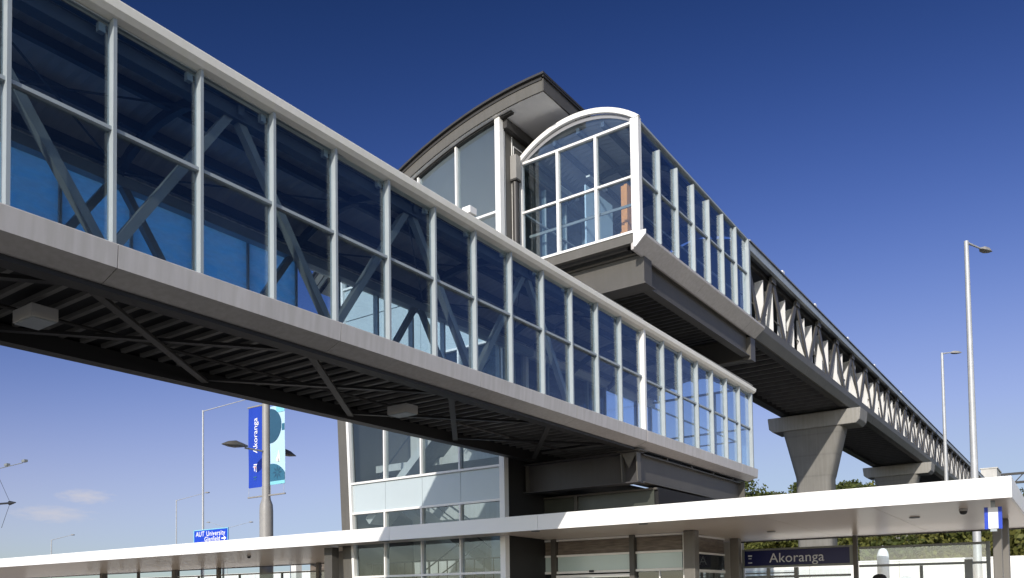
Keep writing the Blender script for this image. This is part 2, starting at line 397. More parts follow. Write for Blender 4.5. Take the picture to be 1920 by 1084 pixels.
mb = MB()
for k in range(6):                        # thin roof bracing rods
    xa = B1A + 1.72 + 4.06 * k
    mb.tube((xa, 10.9, 9.38), (xa + 4.06, 14.05, 9.38), 0.018, n=6); mb.tube((xa, 14.05, 9.40), (xa + 4.06, 10.9, 9.40), 0.018, n=6)
t.part('roof_rod', mb, 'rib_dark')
for y in (10.79, 14.17):
    for k in range(-3, 4):
        top = 3.80 + 4.05 * k
        if k == 4: continue
        for s in (-1, 1):
            xb = top + s * 1.98
            if xb < B1A or xb > B1B: continue
            t.part('diagonal', MB().beam((top + s * 0.10, y, 9.24), (xb, y, 6.46), 0.13, 0.13, (0,1,0)), 'steel_truss')
# ------------------------------------------------------------------ glass lobbies
def lobby(t, z0, zt, ztr, rise, x0, x1, nb, lower):
    """glazed lobby: z0 floor line, ztr transom, zt top of glass; nb bays along the bridge"""
    p = (x1 - x0) / nb
    w = 0.055
    m0 = None
    for side, (ya, yb) in enumerate(((YN - 0.12, YN + 0.04), (YF - 0.04, YF + 0.12))):
        yg = (YN, YF)[side]
        m0 = t.part('mullion', MB().box(x0 + p - w/2, x0 + p + w/2, ya, yb, z0, zt), 'alu')
        g0 = t.part('glass_pane', MB().box(x0 + 0.04, x0 + p - 0.035, yg - 0.006, yg + 0.006, z0, ztr - 0.026), 'glass')
        g1 = t.part('glass_pane', MB().box(x0 + 0.04, x0 + p - 0.035, yg - 0.006, yg + 0.006, ztr + 0.026, zt), 'glass')
        for k in range(1, nb):
            if k < nb - 1: t.rep(m0, p * k)
            t.rep(g0, p * k); t.rep(g1, p * k)
        t.part('transom', MB().box(x0 + 0.07, x1 - 0.04, yg - 0.06, yg + 0.03, ztr - 0.026, ztr + 0.026), 'alu')
    for y in (YN - 0.06, YF + 0.06):
        t.part('corner_post', MB().box(x1 - 0.05, x1 + 0.05, y - 0.07, y + 0.07, z0, zt), 'alu')
    roof_shell(t, x0 - 0.02, x1 + 0.1, zt + 0.10, rise, *((10.30, 14.65) if lower else (10.44, 14.51)))
    ceiling(t, x0 + 0.05, x1 - 0.05, zt + 0.10, rise)
    for k in range(3): arch_rib(t, x0 + 2.6 + 2.6 * k, zt + 0.10, rise, 0.10)

def end_wall(t, x, z0, zt, ztr, rise, white):
    """three-bay glazed end wall at x with a segmental glass head"""
    yy = [YN + (YF - YN) * i / 3 for i in range(4)]
    for i in range(3):
        for za, zb in ((z0, ztr - 0.03), (ztr + 0.03, zt - 0.03)):
            t.part('glass_pane', MB().box(x - 0.006, x + 0.006, yy[i] + 0.035, yy[i+1] - 0.035, za, zb), 'glass')
    for i in (1, 2):
        t.part('mullion', MB().box(x - 0.09, x + 0.05, yy[i] - 0.04, yy[i] + 0.04, z0, zt - 0.035), white)
    t.part('transom', MB().box(x - 0.07, x + 0.03, YN + 0.03, YF - 0.03, ztr - 0.03, ztr + 0.03), white)
    t.part('head_rail', MB().box(x - 0.08, x + 0.04, YN + 0.03, YF - 0.03, zt - 0.035, zt + 0.035), white)
    t.part('sill', MB().box(x - 0.10, x + 0.06, YN + 0.02, YF + 0.02, z0 - 0.07, z0), white)
    pr = arc(YN + 0.05, YF - 0.05, zt + 0.05, rise - 0.06)
    t.part('fanlight', MB().prism([(YF - 0.05, zt + 0.04), (YN + 0.05, zt + 0.04)] + pr, 'X', x - 0.006, x + 0.006), 'glass')

# lower lobby
LX0, LX1 = 21.42, 30.54
t = Thing('glass_lobby', 'lower blue glass lobby at the end of the grey footbridge, on steel beams behind canopy', 'glass lobby', (26, 12.475, 0), )
lobby(t, 6.40, 9.46, 7.90, 0.72, LX0, LX1, 7, True)
end_wall(t, LX1, 6.40, 9.46, 7.90, 0.70, 'alu')
t.part('corner_post', MB().box(LX0 - 0.06, LX0 + 0.06, 10.33, 10.52, 6.39, 9.44), 'white_alu', label='white joint post between footbridge and lobby')
t.part('corner_post', MB().box(LX0 - 0.075, LX0 + 0.075, 14.43, 14.63, 6.39, 9.44), 'white_alu')
fascia(t, FX, B1B + 0.02, 30.80, 'grey_fascia'); fascia(t, mirror(FX), B1B + 0.02, 30.80, 'grey_fascia')
t.part('end_fascia', MB().prism([(30.60, 6.37), (30.80, 6.37), (30.82, 6.06), (30.55, 5.94), (30.50, 6.1)], 'Y', 10.68, 14.27), 'grey_fascia')
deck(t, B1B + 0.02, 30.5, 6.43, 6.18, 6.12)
for y0, y1 in ((10.665, 10.93), (14.02, 14.285)):
    t.part('lower_chord', MB().box(B1B + 0.02, 30.5, y0, y1, 5.90, 6.14), 'steel_dark')
eave(t, B1B + 0.01, 30.70, EZ(B1B), EZ(30.7)); eave(t, B1B + 0.01, 30.70, 9.52, 9.50, True)
t.part('gutter_lip', MB().box(B1B + 0.01, 30.6, 10.43, 10.48, 9.22, 9.25), 'alu')
t.part('handrail', MB().tube((22, 10.85, 7.40), (30.2, 10.85, 7.40), 0.03, n=8), 'alu')
t.part('handrail', MB().tube((30.2, 10.9, 7.40), (30.2, 14.2, 7.40), 0.03, n=8), 'alu')
t.part('bench', MB().box(27.2, 29.2, 13.6, 14.1, 6.82, 6.88).box(27.3, 27.36, 13.65, 14.05, 6.43, 6.82).box(29.04, 29.1, 13.65, 14.05, 6.43, 6.82), 'steel_truss')

# steel beams carrying it
def ibeam_x(mb, x0, x1, y, z0, z1, fw=0.32, tf=0.03):
    mb.box(x0, x1, y - 0.012, y + 0.012, z0 + tf, z1 - tf); mb.box(x0, x1, y - fw/2, y + fw/2, z0, z0 + tf); return mb.box(x0, x1, y - fw/2, y + fw/2, z1 - tf, z1)
def ibeam_y(mb, y0, y1, x, z0, z1, fw=0.32, tf=0.03):
    mb.box(x - 0.012, x + 0.012, y0, y1, z0 + tf, z1 - tf); mb.box(x - fw/2, x + fw/2, y0, y1, z0, z0 + tf); return mb.box(x - fw/2, x + fw/2, y0, y1, z1 - tf, z1)
t = Thing('support_frame', 'dark steel beam frame carrying the lower glass lobby, stiffened end above the canopy', 'steel frame', (21.6, 15.1, 0))
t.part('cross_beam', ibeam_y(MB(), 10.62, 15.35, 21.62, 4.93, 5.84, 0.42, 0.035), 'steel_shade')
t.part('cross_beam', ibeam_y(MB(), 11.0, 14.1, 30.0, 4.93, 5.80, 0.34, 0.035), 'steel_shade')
t.part('edge_beam', ibeam_x(MB(), 21.84, 30.1, 10.78, 4.97, 5.80, 0.30), 'steel')
t.part('edge_beam', ibeam_x(MB(), 21.84, 30.1, 14.25, 4.97, 5.80, 0.30), 'steel')
mb = MB()
for y in (10.64, 11.14): mb.prism([(21.40, 4.966), (21.60, 4.966), (21.60, 5.80), (21.34, 5.80)], 'Y', y - 0.015, y + 0.015)
mb.prism([(10.65, 5.80), (11.13, 5.80), (10.90, 5.35)], 'X', 21.38, 21.41)
mb.box(21.30, 21.84, 10.50, 11.26, 5.842, 5.875)
t.part('stiffener', mb, 'steel_truss_b')
t.part('bearing', MB().box(21.45, 21.78, 10.66, 11.0, 5.876, 5.928), 'steel_dark')
mb = MB()
for k in range(4): mb.box(23.6 + 1.9*k, 23.68 + 1.9*k, 10.70, 10.86, 5.801, 5.925)
t.part('packer', mb, 'steel')
for x, y in ((30.15, 10.84), (30.15, 14.25), (21.62, 15.15)):
    t.part('column', MB().box(x - 0.12, x + 0.12, y - 0.16, y + 0.16, 0, 4.925), 'steel')
t.part('end_plate', MB().box(30.11, 30.17, 10.55, 11.02, 4.93, 5.84), 'steel')
for y in (14.55, 14.8, 15.05): t.part('web_stiffener', MB().box(21.43, 21.60, y - 0.012, y + 0.012, 4.966, 5.80), 'steel')

# upper lobby
t = Thing('glass_lobby', 'upper glass lobby with a white arched end frame, cantilevered beside the lift tower', 'glass lobby', (26, 12.475, 0))
UX0, UX1 = 21.42, 30.62
before = set(bpy.data.objects)
lobby(t, 12.28, 15.20, 13.90, 0.66, UX0, UX1, 7, False)
for o in set(bpy.data.objects) - before:
    if o.name.split('.')[0] in ('roof', 'ceiling', 'purlin', 'arch_rib'):
        for v in o.data.vertices:
            x = v.co.x + t.loc.x; v.co.z += 0.27 - 0.031 * (x - UX0)
end_wall(t, UX0, 12.28, 15.50, 13.90, 0.70, 'white_alu')
t.part('corner_post', MB().box(UX0 - 0.11, UX0 + 0.09, YN - 0.10, YN + 0.16, 12.20, 15.60), 'white_alu')
t.part('corner_post', MB().box(UX0 - 0.09, UX0 + 0.06, YF - 0.03, YF + 0.08, 12.22, 15.56), 'white_alu')
o_ = arc(YN - 0.14, YF + 0.16, 15.60, 0.80, 24); i_ = arc(YN + 0.02, YF - 0.0, 15.56, 0.69, 24)
t.part('arch_frame', MB().prism(o_ + i_[::-1], 'X', UX0 - 0.13, UX0 - 0.03), 'white_alu')
FU = [(10.56, 12.15), (10.22, 12.14), (10.19, 12.11), (10.20, 12.04), (10.60, 11.72), (10.66, 11.72), (10.66, 11.9), (10.56, 11.95)]
fascia(t, FU, UX0 - 0.09, 31.9, 'grey_fascia', seam=4.6); fascia(t, mirror(FU), UX0 - 0.09, 31.9, 'grey_fascia', seam=4.6)
t.part('fascia_end_cap', MB().prism([(10.56, 12.20), (10.16, 12.19), (10.17, 12.06), (10.50, 11.76), (10.56, 11.78)], 'X', UX0 - 0.14, UX0 - 0.10), 'white_alu')
t.part('floor_edge', MB().box(UX0 - 0.07, UX0 + 0.1, 10.57, 14.5, 11.93, 12.205), 'steel_truss_b')
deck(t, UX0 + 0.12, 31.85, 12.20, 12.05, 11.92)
def slope_trim(y0, y1):
    a, b = UX0 + 0.12, UX1 + 0.1
    return MB().poly([(a, y0, 15.16), (a, y1, 15.16), (a, y1, 15.50), (a, y0, 15.50), (b, y0, 15.16), (b, y1, 15.16), (b, y1, 15.20), (b, y0, 15.20)], [(3,2,1,0),(4,5,6,7),(0,1,5,4),(1,2,6,5),(2,3,7,6),(3,0,4,7)])
t.part('head_glass', slope_trim(10.446, 10.454), 'glass'); t.part('head_glass', slope_trim(14.496, 14.504), 'glass')
for y in (10.40, 14.46): t.part('eave_rail', MB().beam((UX0 + 0.12, y + 0.045, 15.52), (UX1 + 0.12, y + 0.045, 15.215), 0.16, 0.06), 'alu')
t.part('handrail', MB().box(21.62, 21.66, 10.55, 14.40, 13.16, 13.24), 'steel_truss')
t.part('handrail', MB().box(21.7, 30.5, 10.78, 10.82, 13.16, 13.22), 'steel_truss')
# things inside the upper lobby
single('door_panel', MB().box(22.6, 24.4, 12.86, 12.91, 12.22, 14.85), 'pale_blue', 'pale blue door panel standing inside the upper glass lobby', 'door panel')
t = Thing('timber_rack', 'orange timber rack behind the upper lobby glass, next to the white corner post', 'rack', (23, 11.5, 12.2))
t.part('upright', MB().box(22.8, 23.1, 11.50, 11.60, 12.22, 14.55), 'orange'); t.part('upright', MB().box(22.86, 23.1, 11.605, 11.74, 12.22, 14.55), 'orange')
t.part('shelf', MB().box(22.79, 22.8, 11.50, 11.74, 13.0, 13.06), 'orange')
t = Thing('wire_crate', 'pale wire crate on the floor inside the upper lobby, behind its lower left pane', 'crate', (22.4, 14.0, 12.2))
mb = MB()
for k in range(5): mb.box(22.2, 22.23, 13.65 + 0.14*k, 13.68 + 0.14*k, 12.25, 12.72)
for k in range(4): mb.box(22.19, 22.22, 13.64, 14.26, 12.27 + 0.14*k, 12.30 + 0.14*k)
t.part('grille', mb, 'white_alu'); t.part('body', MB().box(22.24, 22.7, 13.66, 14.24, 12.25, 12.72), 'pale_blue')
for y in (13.0, 14.1): single('ceiling_light', MB().box(23, 24.2, y - 0.07, y + 0.07, 15.3, 15.36), 'lens',
    'slim white batten light under the upper lobby ceiling', 'ceiling light', 'batten lights inside the upper lobby')

# beams carrying it
t = Thing('support_frame', 'taupe box beam and purple grey edge beam carrying the upper glass lobby', 'steel frame', (22.0, 12.5, 0))
t.part('cross_beam', MB().box(21.98, 22.5, 10.57, 14.5, 10.94, 11.80), 'steel')
t.part('cap_plate', MB().box(21.90, 22.6, 10.50, 14.52, 11.803, 11.86), 'steel')
t.part('base_plate', MB().box(21.90, 22.6, 10.50, 14.5, 10.89, 10.937), 'steel')
t.part('edge_beam', ibeam_x(MB(), 22.53, 31.4, 10.80, 10.92, 11.80, 0.30, 0.035), 'steel')
t.part('edge_beam', ibeam_x(MB(), 22.53, 31.4, 14.25, 10.92, 11.80, 0.30, 0.035), 'steel')
t.part('end_block', MB().box(31.42, 31.95, 10.62, 10.95, 10.80, 11.69), 'steel'); t.part('end_block', MB().box(31.42, 31.95, 14.0, 14.4, 10.80, 11.69), 'steel')
t.part('end_beam', MB().box(31.5, 31.9, 10.96, 13.99, 10.85, 11.66), 'steel')
mb = MB()
for k in range(5): mb.box(23.6 + 1.8*k, 23.7 + 1.8*k, 10.70, 10.90, 11.803, 11.90)
t.part('packer', mb, 'steel_dark')

# ------------------------------------------------------------------ the long open truss bridge
QX0, QX1 = 31.92, 118.0
t = Thing('footbridge', 'long taupe footbridge with open V trusses and white screens, running off on concrete piers', 'footbridge', (QX0, 12.475, 0))
FQ = [(10.60, 12.42), (10.40, 12.42), (10.36, 12.38), (10.40, 12.10), (10.58, 11.74), (10.66, 11.74), (10.66, 12.0), (10.60, 12.1)]
fascia(t, FQ, QX0, QX1, 'steel_truss_b', seam=6.9, gap=0.015); fascia(t, mirror(FQ), QX0, QX1, 'steel_truss_b', seam=6.9, gap=0.015)
deck(t, QX0, QX1, 12.25, 12.02, 11.86, pitch=0.8)
for y0, y1 in ((10.665, 10.95), (13.9, 14.285)): t.part('lower_chord', MB().box(QX0, QX1, y0, y1, 11.72, 12.0), 'steel_dark')
t.part('eave_band', MB().box(30.66, QX1, 10.36, 10.50, 14.88, 15.17), 'alu'); t.part('eave_band', MB().box(30.66, QX1, 14.45, 14.59, 14.88, 15.17), 'alu')
t.part('roof', MB().prism([(10.30, 15.19), (10.30, 15.24), (12.475, 15.85), (14.65, 15.24), (14.65, 15.19), (12.475, 15.78)], 'X', 30.75, QX1), 'roof_metal')
t.part('ceiling', MB().box(30.7, QX1, 10.52, 14.43, 14.98, 15.06), 'rib_dark')
for y in (10.72, 14.2): t.part('top_chord', MB().box(30.8, QX1, y, y + 0.14, 14.76, 14.96), 'steel_dark')
t.part('end_frame', MB().box(30.72, 30.86, 10.36, 10.6, 12.15, 14.86), 'alu')
tops = [30.95, 34.24, 37.70, 41.24, 44.75, 48.2, 51.5, 54.75, 57.9, 61.05, 64.1, 67.1, 70.05, 72.9]
while tops[-1] < QX1 - 4: tops.append(tops[-1] + 2.95)
for y in (10.60, 14.28):
    for i, x in enumerate(tops):
        nx = tops[i+1] if i + 1 < len(tops) else x + 2.95
        px = tops[i-1] if i else x - 3.3
        for xb in ((px + x) / 2 + 0.10, (x + nx) / 2 - 0.10):
            if xb < 30.7: continue
            t.part('diagonal', MB().beam((x + (0.06 if xb > x else -0.06), y, 14.82), (xb, y, 12.44), 0.32, 0.06, (0,1,0)), 'steel')
g_top = t.part('gusset', MB().box(tops[1] - 0.26, tops[1] + 0.26, 10.50, 10.55, 14.62, 14.90), 'steel')
for x in tops[2:-1]: t.rep(g_top, x - tops[1])
x = 31.5
sc = t.part('screen_fin', MB().poly([(x, 10.66, 12.44), (x + 0.14, 11.06, 12.44), (x + 0.17, 11.06, 12.44), (x + 0.03, 10.66, 12.44), (x, 10.66, 14.52), (x + 0.14, 11.06, 14.52), (x + 0.17, 11.06, 14.52), (x + 0.03, 10.66, 14.52)],
    [(3,2,1,0),(4,5,6,7),(0,1,5,4),(1,2,6,5),(2,3,7,6),(3,0,4,7)]), 'screen')
for k in range(1, 58): t.rep(sc, 1.48 * k + (0.25 if k % 2 else 0))
t.part('dark_backing', MB().box(31.0, QX1, 13.95, 14.0, 12.4, 14.7), 'steel_dark')  # dark sheet added in place of the dim interior behind the fins
t.part('handrail', MB().tube((31, 10.98, 13.5), (QX1, 10.98, 13.5), 0.03, n=8), 'steel_truss_b')
for i, x in enumerate((35.6, 40.7, 47.2, 53.95, 62.5)):
    single('roof_lamp', MB().box(x - 0.13, x + 0.13, 10.50, 10.72, 15.36, 15.60).box(x - 0.04, x + 0.04, 10.57, 10.65, 15.25, 15.36), 'white_alu',
           'small white lamp on the roof edge of the long truss footbridge', 'lamp', 'white lamps along the truss bridge roof')

def pier(x, name_label):
    t = Thing('bridge_pier', name_label, 'bridge pier', (x, 12.5, 0), 'concrete piers under the truss footbridge')
    ch = [(9.95, 11.66), (10.02, 11.02), (10.22, 10.82), (14.72, 10.82), (14.95, 11.02), (15.02, 11.66)]
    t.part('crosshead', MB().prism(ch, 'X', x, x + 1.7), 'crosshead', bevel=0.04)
    # flared shaft with rounded corners
    def ring(yc, hy, hx, z, r=0.28, n=5):
        out = []
        for cx, cy, a0 in ((x + 0.85 + hx - r, yc + hy - r, 0), (x + 0.85 - hx + r, yc + hy - r, 90), (x + 0.85 - hx + r, yc - hy + r, 180), (x + 0.85 + hx - r, yc - hy + r, 270)):
            for i in range(n):
                a = rad(a0 + 90 * i / (n - 1)); out.append((cx + r * math.cos(a), cy + r * math.sin(a), z))
        return out
    rings = [ring(12.62, 0.95, 0.72, 0), ring(12.62, 0.95, 0.72, 8.0), ring(12.60, 0.99, 0.72, 8.15), ring(12.60, 1.64, 0.76, 10.815)]
    pts = sum(rings, []); n = len(rings[0]); f = []
    for k in range(len(rings) - 1):
        for i in range(n): f.append((k*n+i, k*n+(i+1) % n, (k+1)*n+(i+1) % n, (k+1)*n+i))
    f += [tuple(range(n))[::-1], tuple(range(n*(len(rings)-1), n*len(rings)))]
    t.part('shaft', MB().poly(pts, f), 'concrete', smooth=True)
    for y in (10.9, 14.0): t.part('bearing', MB().box(x + 0.5, x + 1.2, y - 0.25, y + 0.25, 11.665, 11.715), 'steel_dark')
pier(46.98, 'nearest flared concrete pier under the truss footbridge, half in shadow')
pier(70.9, 'second flared concrete pier along the truss footbridge')
pier(95.0, 'farthest concrete pier under the truss footbridge, seen below the canopy')

# ------------------------------------------------------------------ the lift tower
TX = 20.40; TXB = 27.0
t = Thing('lift_tower', 'glass fronted lift tower with curved dark edged roof and leaning side, behind the lower bridge', 'lift tower', (23.5, 18, 0))
def roofz(y): return 17.15 - 0.0388 * (y - 13.2) ** 2
ys = [12.9 + (23.0 - 12.9) * i / 24 for i in range(25)]
top = [(y, roofz(y)) for y in ys]; bot = [(y, roofz(y) - 0.44) for y in ys]
t.part('roof', MB().prism(top + bot[::-1], 'X', 20.22, 28.2), 'pale_lining')
t.part('roof_fascia', MB().prism([(y, z - 0.10) for y, z in top] + [(y, z + 0.005) for y, z in bot[::-1]], 'X', 20.17, 20.217), 'steel_truss_b')
t.part('roof_fascia', MB().box(20.17, 28.2, 12.85, 12.897, roofz(12.9) - 0.435, roofz(12.9) - 0.06), 'steel')
t.part('roof_sheet', MB().prism([(y - 0.12 if i == 0 else y, z + 0.07) for i, (y, z) in enumerate(top)] + [(y - 0.12 if i == 0 else y, z + 0.004) for i, (y, z) in enumerate(top)][::-1], 'X', 20.05, 28.3), 'roof_dark')
t.part('roof_edge', MB().prism([(y, z + 0.003) for y, z in top] + [(y, z - 0.10) for y, z in top[::-1]], 'X', 20.14, 20.219), 'roof_dark')
t.part('roof_edge', MB().box(20.10, 28.25, 12.80, 12.85, roofz(12.9) - 0.05, roofz(12.9) + 0.003), 'roof_dark')
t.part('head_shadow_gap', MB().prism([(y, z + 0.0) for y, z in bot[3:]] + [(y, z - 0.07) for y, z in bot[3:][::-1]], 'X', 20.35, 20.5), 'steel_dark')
def lean(z): return 0.05 * (z - 4.1)
YM = (16.39, 18.02, 19.69)
YR = 14.66
def zt_(y): return roofz(y) - 0.50
# glazing rows: (z0, z1, kind)
rows = [(0.12, 2.39, 'glass_clear'), (2.45, 4.62, 'glass_clear'), (5.76, 9.60, 'glass_clear'), (12.78, 13.60, 'glass_clear')]
edges = [YR + 0.12, *YM, 21.30]
for z0, z1, m in rows:
    for i in range(4):
        a = edges[i] + 0.035; b0 = edges[i+1] - 0.035; b1 = b0
        if i == 3: b0 = 21.18 + lean(z0); b1 = 21.18 + lean(z1)
        t.part('glass_pane', MB().prism([(a, z0), (b0, z0), (b1, z1), (a, z1)], 'X', TX + 0.044, TX + 0.056), m)
for i in range(4):                                    # glass under the curved roof
    a = edges[i] + 0.035; b = edges[i+1] - 0.035
    if i == 3: b = 21.6
    pts = [(a, 13.72), (b, 13.72)] + [(b - (b - a) * k / 6, max(13.73, zt_(b - (b - a) * k / 6))) for k in range(7)]
    t.part('glass_pane', MB().prism(pts, 'X', TX + 0.044, TX + 0.056), 'glass_clear')
for z0, z1, m in ((4.70, 5.68, 'frost'), (9.70, 11.58, 'frost'), (11.61, 12.72, 'frost')):
    for i in range(4):
        a = edges[i] + 0.006; b0 = edges[i+1] - 0.006; b1 = b0
        if i == 3: b0 = 21.20 + lean(z0); b1 = 21.20 + lean(z1)
        t.part('spandrel_panel', MB().prism([(a, z0), (b0, z0), (b1, z1), (a, z1)], 'X', TX + 0.02, TX + 0.06), m)
for y in YM:
    t.part('mullion', MB().box(TX - 0.05, TX + 0.15, y - 0.03, y + 0.03, 0, 4.66), 'white_alu')
    t.part('mullion', MB().box(TX - 0.05, TX + 0.15, y - 0.03, y + 0.03, 5.72, 9.64), 'white_alu')
    t.part('mullion', MB().box(TX - 0.05, TX + 0.15, y - 0.03, y + 0.03, 12.75, zt_(y) + 0.02), 'white_alu')
for z in (2.42, 4.66, 5.72, 9.65, 12.75, 13.66):
    t.part('transom', MB().box(TX - 0.055, TX + 0.10, YR + 0.1, 21.2 + lean(z), z - 0.035, z + 0.035), 'white_alu')
t.part('corner_post', MB().box(TX - 0.09, TX + 0.13, YR - 0.07, YR + 0.12, 0, zt_(YR) + 0.04), 'white_alu')
t.part('raking_post', MB().prism([(21.20 + lean(0), 0), (21.31 + lean(0), 0), (21.31 + lean(13.9), 13.9), (21.20 + lean(13.9), 13.9)], 'X', TX - 0.08, TX + 0.13), 'white_alu')
t.part('side_wall', MB().prism([(21.315 + lean(0), 0), (21.80 + lean(0), 0), (21.80 + lean(14), 14.0), (21.315 + lean(14), 14.0)], 'X', TX - 0.02, TXB), 'steel_truss_b', label='leaning taupe side wall')
# right side wall behind the lobbies, clad in taupe panels
t.part('base_wall', MB().box(TX + 0.135, TXB, YR - 0.02, YR + 0.12, 0, 6.2), 'steel_dark')  # lower part of the side wall, shade of the recess put into its colour
mb = MB(); mb.box(TX + 0.135, TXB, YR - 0.02, YR + 0.12, 6.203, 16.35)
mb.prism([(TX + 0.135, 16.35), (TXB, 16.35), (TXB, 16.62), (TX + 0.135, 16.62)], 'Y', YR - 0.05, YR + 0.12)
t.part('side_wall', mb, 'steel_truss_b')
t.part('cornice', MB().box(TX + 0.10, TXB, YR - 0.22, YR - 0.055, 16.30, 16.58), 'roof_dark')
mb = MB()
for x in (20.62, 21.02): mb.box(x - 0.012, x + 0.012, YR - 0.045, YR - 0.022, 6.4, 16.28)
mb.box(21.10, 24.6, YR - 0.045, YR - 0.022, 16.0, 16.025); mb.box(21.10, 21.125, YR - 0.045, YR - 0.022, 14.2, 16.0)
t.part('panel_bead', mb, 'white_alu')
t.part('downpipe', MB().tube((21.05, YR - 0.13, 12.0), (21.05, YR - 0.13, 14.86), 0.10, n=14), 'roof_dark', smooth=True)
t.part('rainwater_head', MB().box(20.92, 21.18, YR - 0.26, YR - 0.03, 14.86, 15.62), 'pole_grey')
t.part('pipe_collar', MB().box(20.91, 21.19, YR - 0.27, YR - 0.025, 14.80, 14.86), 'roof_dark')
# inside: concrete core, floors, stair flights
t.part('core_wall', MB().box(23.6, 23.9, 14.85, 21.4, 0, 12.28), 'concrete_lt')
for z in (3.95, 6.25):
    t.part('floor_slab', MB().box(21.6 if z > 4 else 21.2, 23.55, 14.85, 21.3, z, z + 0.25), 'concrete_lt')
t.part('floor_slab', MB().box(20.8, TXB, 14.85, 21.3, 12.3, 12.7), 'pale_lining')  # upper floor extended and whitened to bounce more light inside the tower
t.part('inner_lining', MB().box(21.0, TXB - 0.3, YR + 0.13, YR + 0.16, 12.72, 16.0), 'pale_lining')
t.part('rear_lining', MB().box(TXB - 0.25, TXB - 0.2, 14.9, 21.5, 12.72, 13.5), 'pale_lining')
def flight(y0, z0, y1, z1, x0):
    t.part('stair_flight', MB().beam((x0 + 0.55, y0, z0), (x0 + 0.55, y1, z1), 1.1, 0.28, (0,0,1)), 'concrete_lt')
    for dx in (0.02, 1.08):
        t.part('stair_rail', MB().tube((x0 + dx, y0, z0 + 1.0), (x0 + dx, y1, z1 + 1.0), 0.025, n=8), 'steel_dark')
flight(20.9, 0.1, 16.6, 2.5, 20.75); flight(16.4, 2.2, 21.0, 5.2, 22.3); flight(20.9, 4.4, 16.2, 8.6, 20.75); flight(16.4, 6.4, 20.8, 9.6, 22.3)
t.part('lift_shaft', MB().box(21.9, 23.5, 14.95, 16.3, 0.0, 3.94).box(22.3, 23.5, 14.95, 16.6, 6.5, 11.98), 'alu')
mb = MB()
for k in range(16): mb.box(20.9, 20.93, 15.1 + 0.38 * k, 15.13 + 0.38 * k, 0.9, 2.9)
mb.box(20.89, 20.94, 15.0, 21.1, 2.88, 2.93)
t.part('stair_screen', mb, 'steel_dark')
single('floodlight', MB().box(13.22, 13.44, 10.27, 10.48, 9.66, 9.80).box(13.30, 13.36, 10.36, 10.42, 9.60, 9.66), 'white_alu', 'small white floodlight box on the lower bridge gutter', 'floodlight')

# ------------------------------------------------------------------ light boxes under the lower bridge
for x, lab in ((5.70, 'large grey light box under the near left end of the ribbed bridge deck'), (13.52, 'grey light box farther along under the ribbed bridge deck')):
    t = Thing('soffit_light', lab, 'light box', (x, 12.48, 5.78), 'light boxes under the lower footbridge')
    t.part('housing', MB().box(x - 0.19, x + 0.19, 12.20, 12.78, 5.785, 5.975), 'fascia_dark', bevel=0.012)
    t.part('diffuser', MB().box(x - 0.17, x + 0.17, 12.22, 12.76, 5.77, 5.783), 'alu')

# ------------------------------------------------------------------ the canopy
CX0, CX1 = 19.20, 27.5
def cz(x): return 3.55 - 0.13 * (x - CX0) / (CX1 - CX0)
t = Thing('canopy', 'long white flat bus station canopy on dark columns, sweeping across the foreground', 'canopy', (23, 20, 0))
mb = MB()
for y0, y1, x1 in ((1.32, 14.5, CX1), (14.5, 22.0, 20.30), (22.0, 64.0, CX1)):
    n = round((y1 - y0) / 2.85); q = (y1 - y0) / n
    for k in range(n):
        mb.prism([(CX0 + 0.06, cz(CX0) + 0.004), (x1, cz(x1) + 0.004), (x1, cz(x1) + 0.28), (CX0 + 0.06, cz(CX0) + 0.38)], 'Y', y0 + q*k, y0 + q*(k+1) - 0.010)
t.part('soffit', mb, 'canopy_soffit')
mb = MB(); y = 1.27
while y < 64: 
    e = min(64, y + 5.7); mb.box(CX0, CX0 + 0.05, y, e - 0.012, 3.53, 3.965); y = e
t.part('front_fascia', mb, 'canopy_white')
t.part('end_fascia', MB().prism([(CX0 + 0.055, 3.53), (CX1, cz(CX1) - 0.02), (CX1, cz(CX1) + 0.30), (CX0 + 0.055, 3.965)], 'Y', 1.27, 1.315), 'canopy_white')
t.part('rear_fascia', MB().box(CX1 + 0.004, CX1 + 0.05, 1.27, 14.5, cz(CX1) - 0.03, cz(CX1) + 0.32).box(CX1 + 0.004, CX1 + 0.05, 22, 64, cz(CX1) - 0.03, cz(CX1) + 0.32), 'steel')
for x, y, w in ((22.3, 1.80, 0.19), (24.3, 1.84, 0.27), (22.3, 9.42, 0.34), (25.9, 9.42, 0.28), (22.35, 15.72, 0.38), (22.2, 23.6, 0.38),
                (27.0, 50.1, 0.34), (27.0, 42.4, 0.32), (27.0, 46.2, 0.15), (27.0, 38.4, 0.20), (27.0, 30.5, 0.20)):
    t.part('column', MB().box(x - w/2, x + w/2, y - w/2, y + w/2, 0, cz(x)), 'steel_col', bevel=0.02)
t.part('column', MB().box(20.0, 20.32, 21.9, 22.3, 0, 3.5), 'steel')
for x, y, lab in ((22.38, 3.56, 'round downlight nearest the right end of the canopy soffit'), (24.07, 7.67, 'round downlight above the dark blue station name sign'),
             (19.6, 13.0, 'round downlight left of the entrance, near the canopy front edge'), (19.6, 9.6, 'round downlight above the entrance doors, near the canopy front edge'),
             (19.6, 18.9, 'round downlight before the tower glazing, near the canopy front edge')):
    z = cz(x)
    t = Thing('downlight', lab, 'downlight', (x, y, z), 'round downlights in the canopy soffit')
    t.part('trim_ring', MB().lathe((x, y, z - 0.02), [(0.085, 0.02), (0.125, 0.02), (0.12, 0.0), (0.085, 0.006)], 20), 'steel_truss', smooth=True)
    t.part('lens', MB().lathe((x, y, z - 0.012), [(0.084, 0.0), (0.084, 0.012)], 20), 'lens' if y == 3.56 else 'steel')
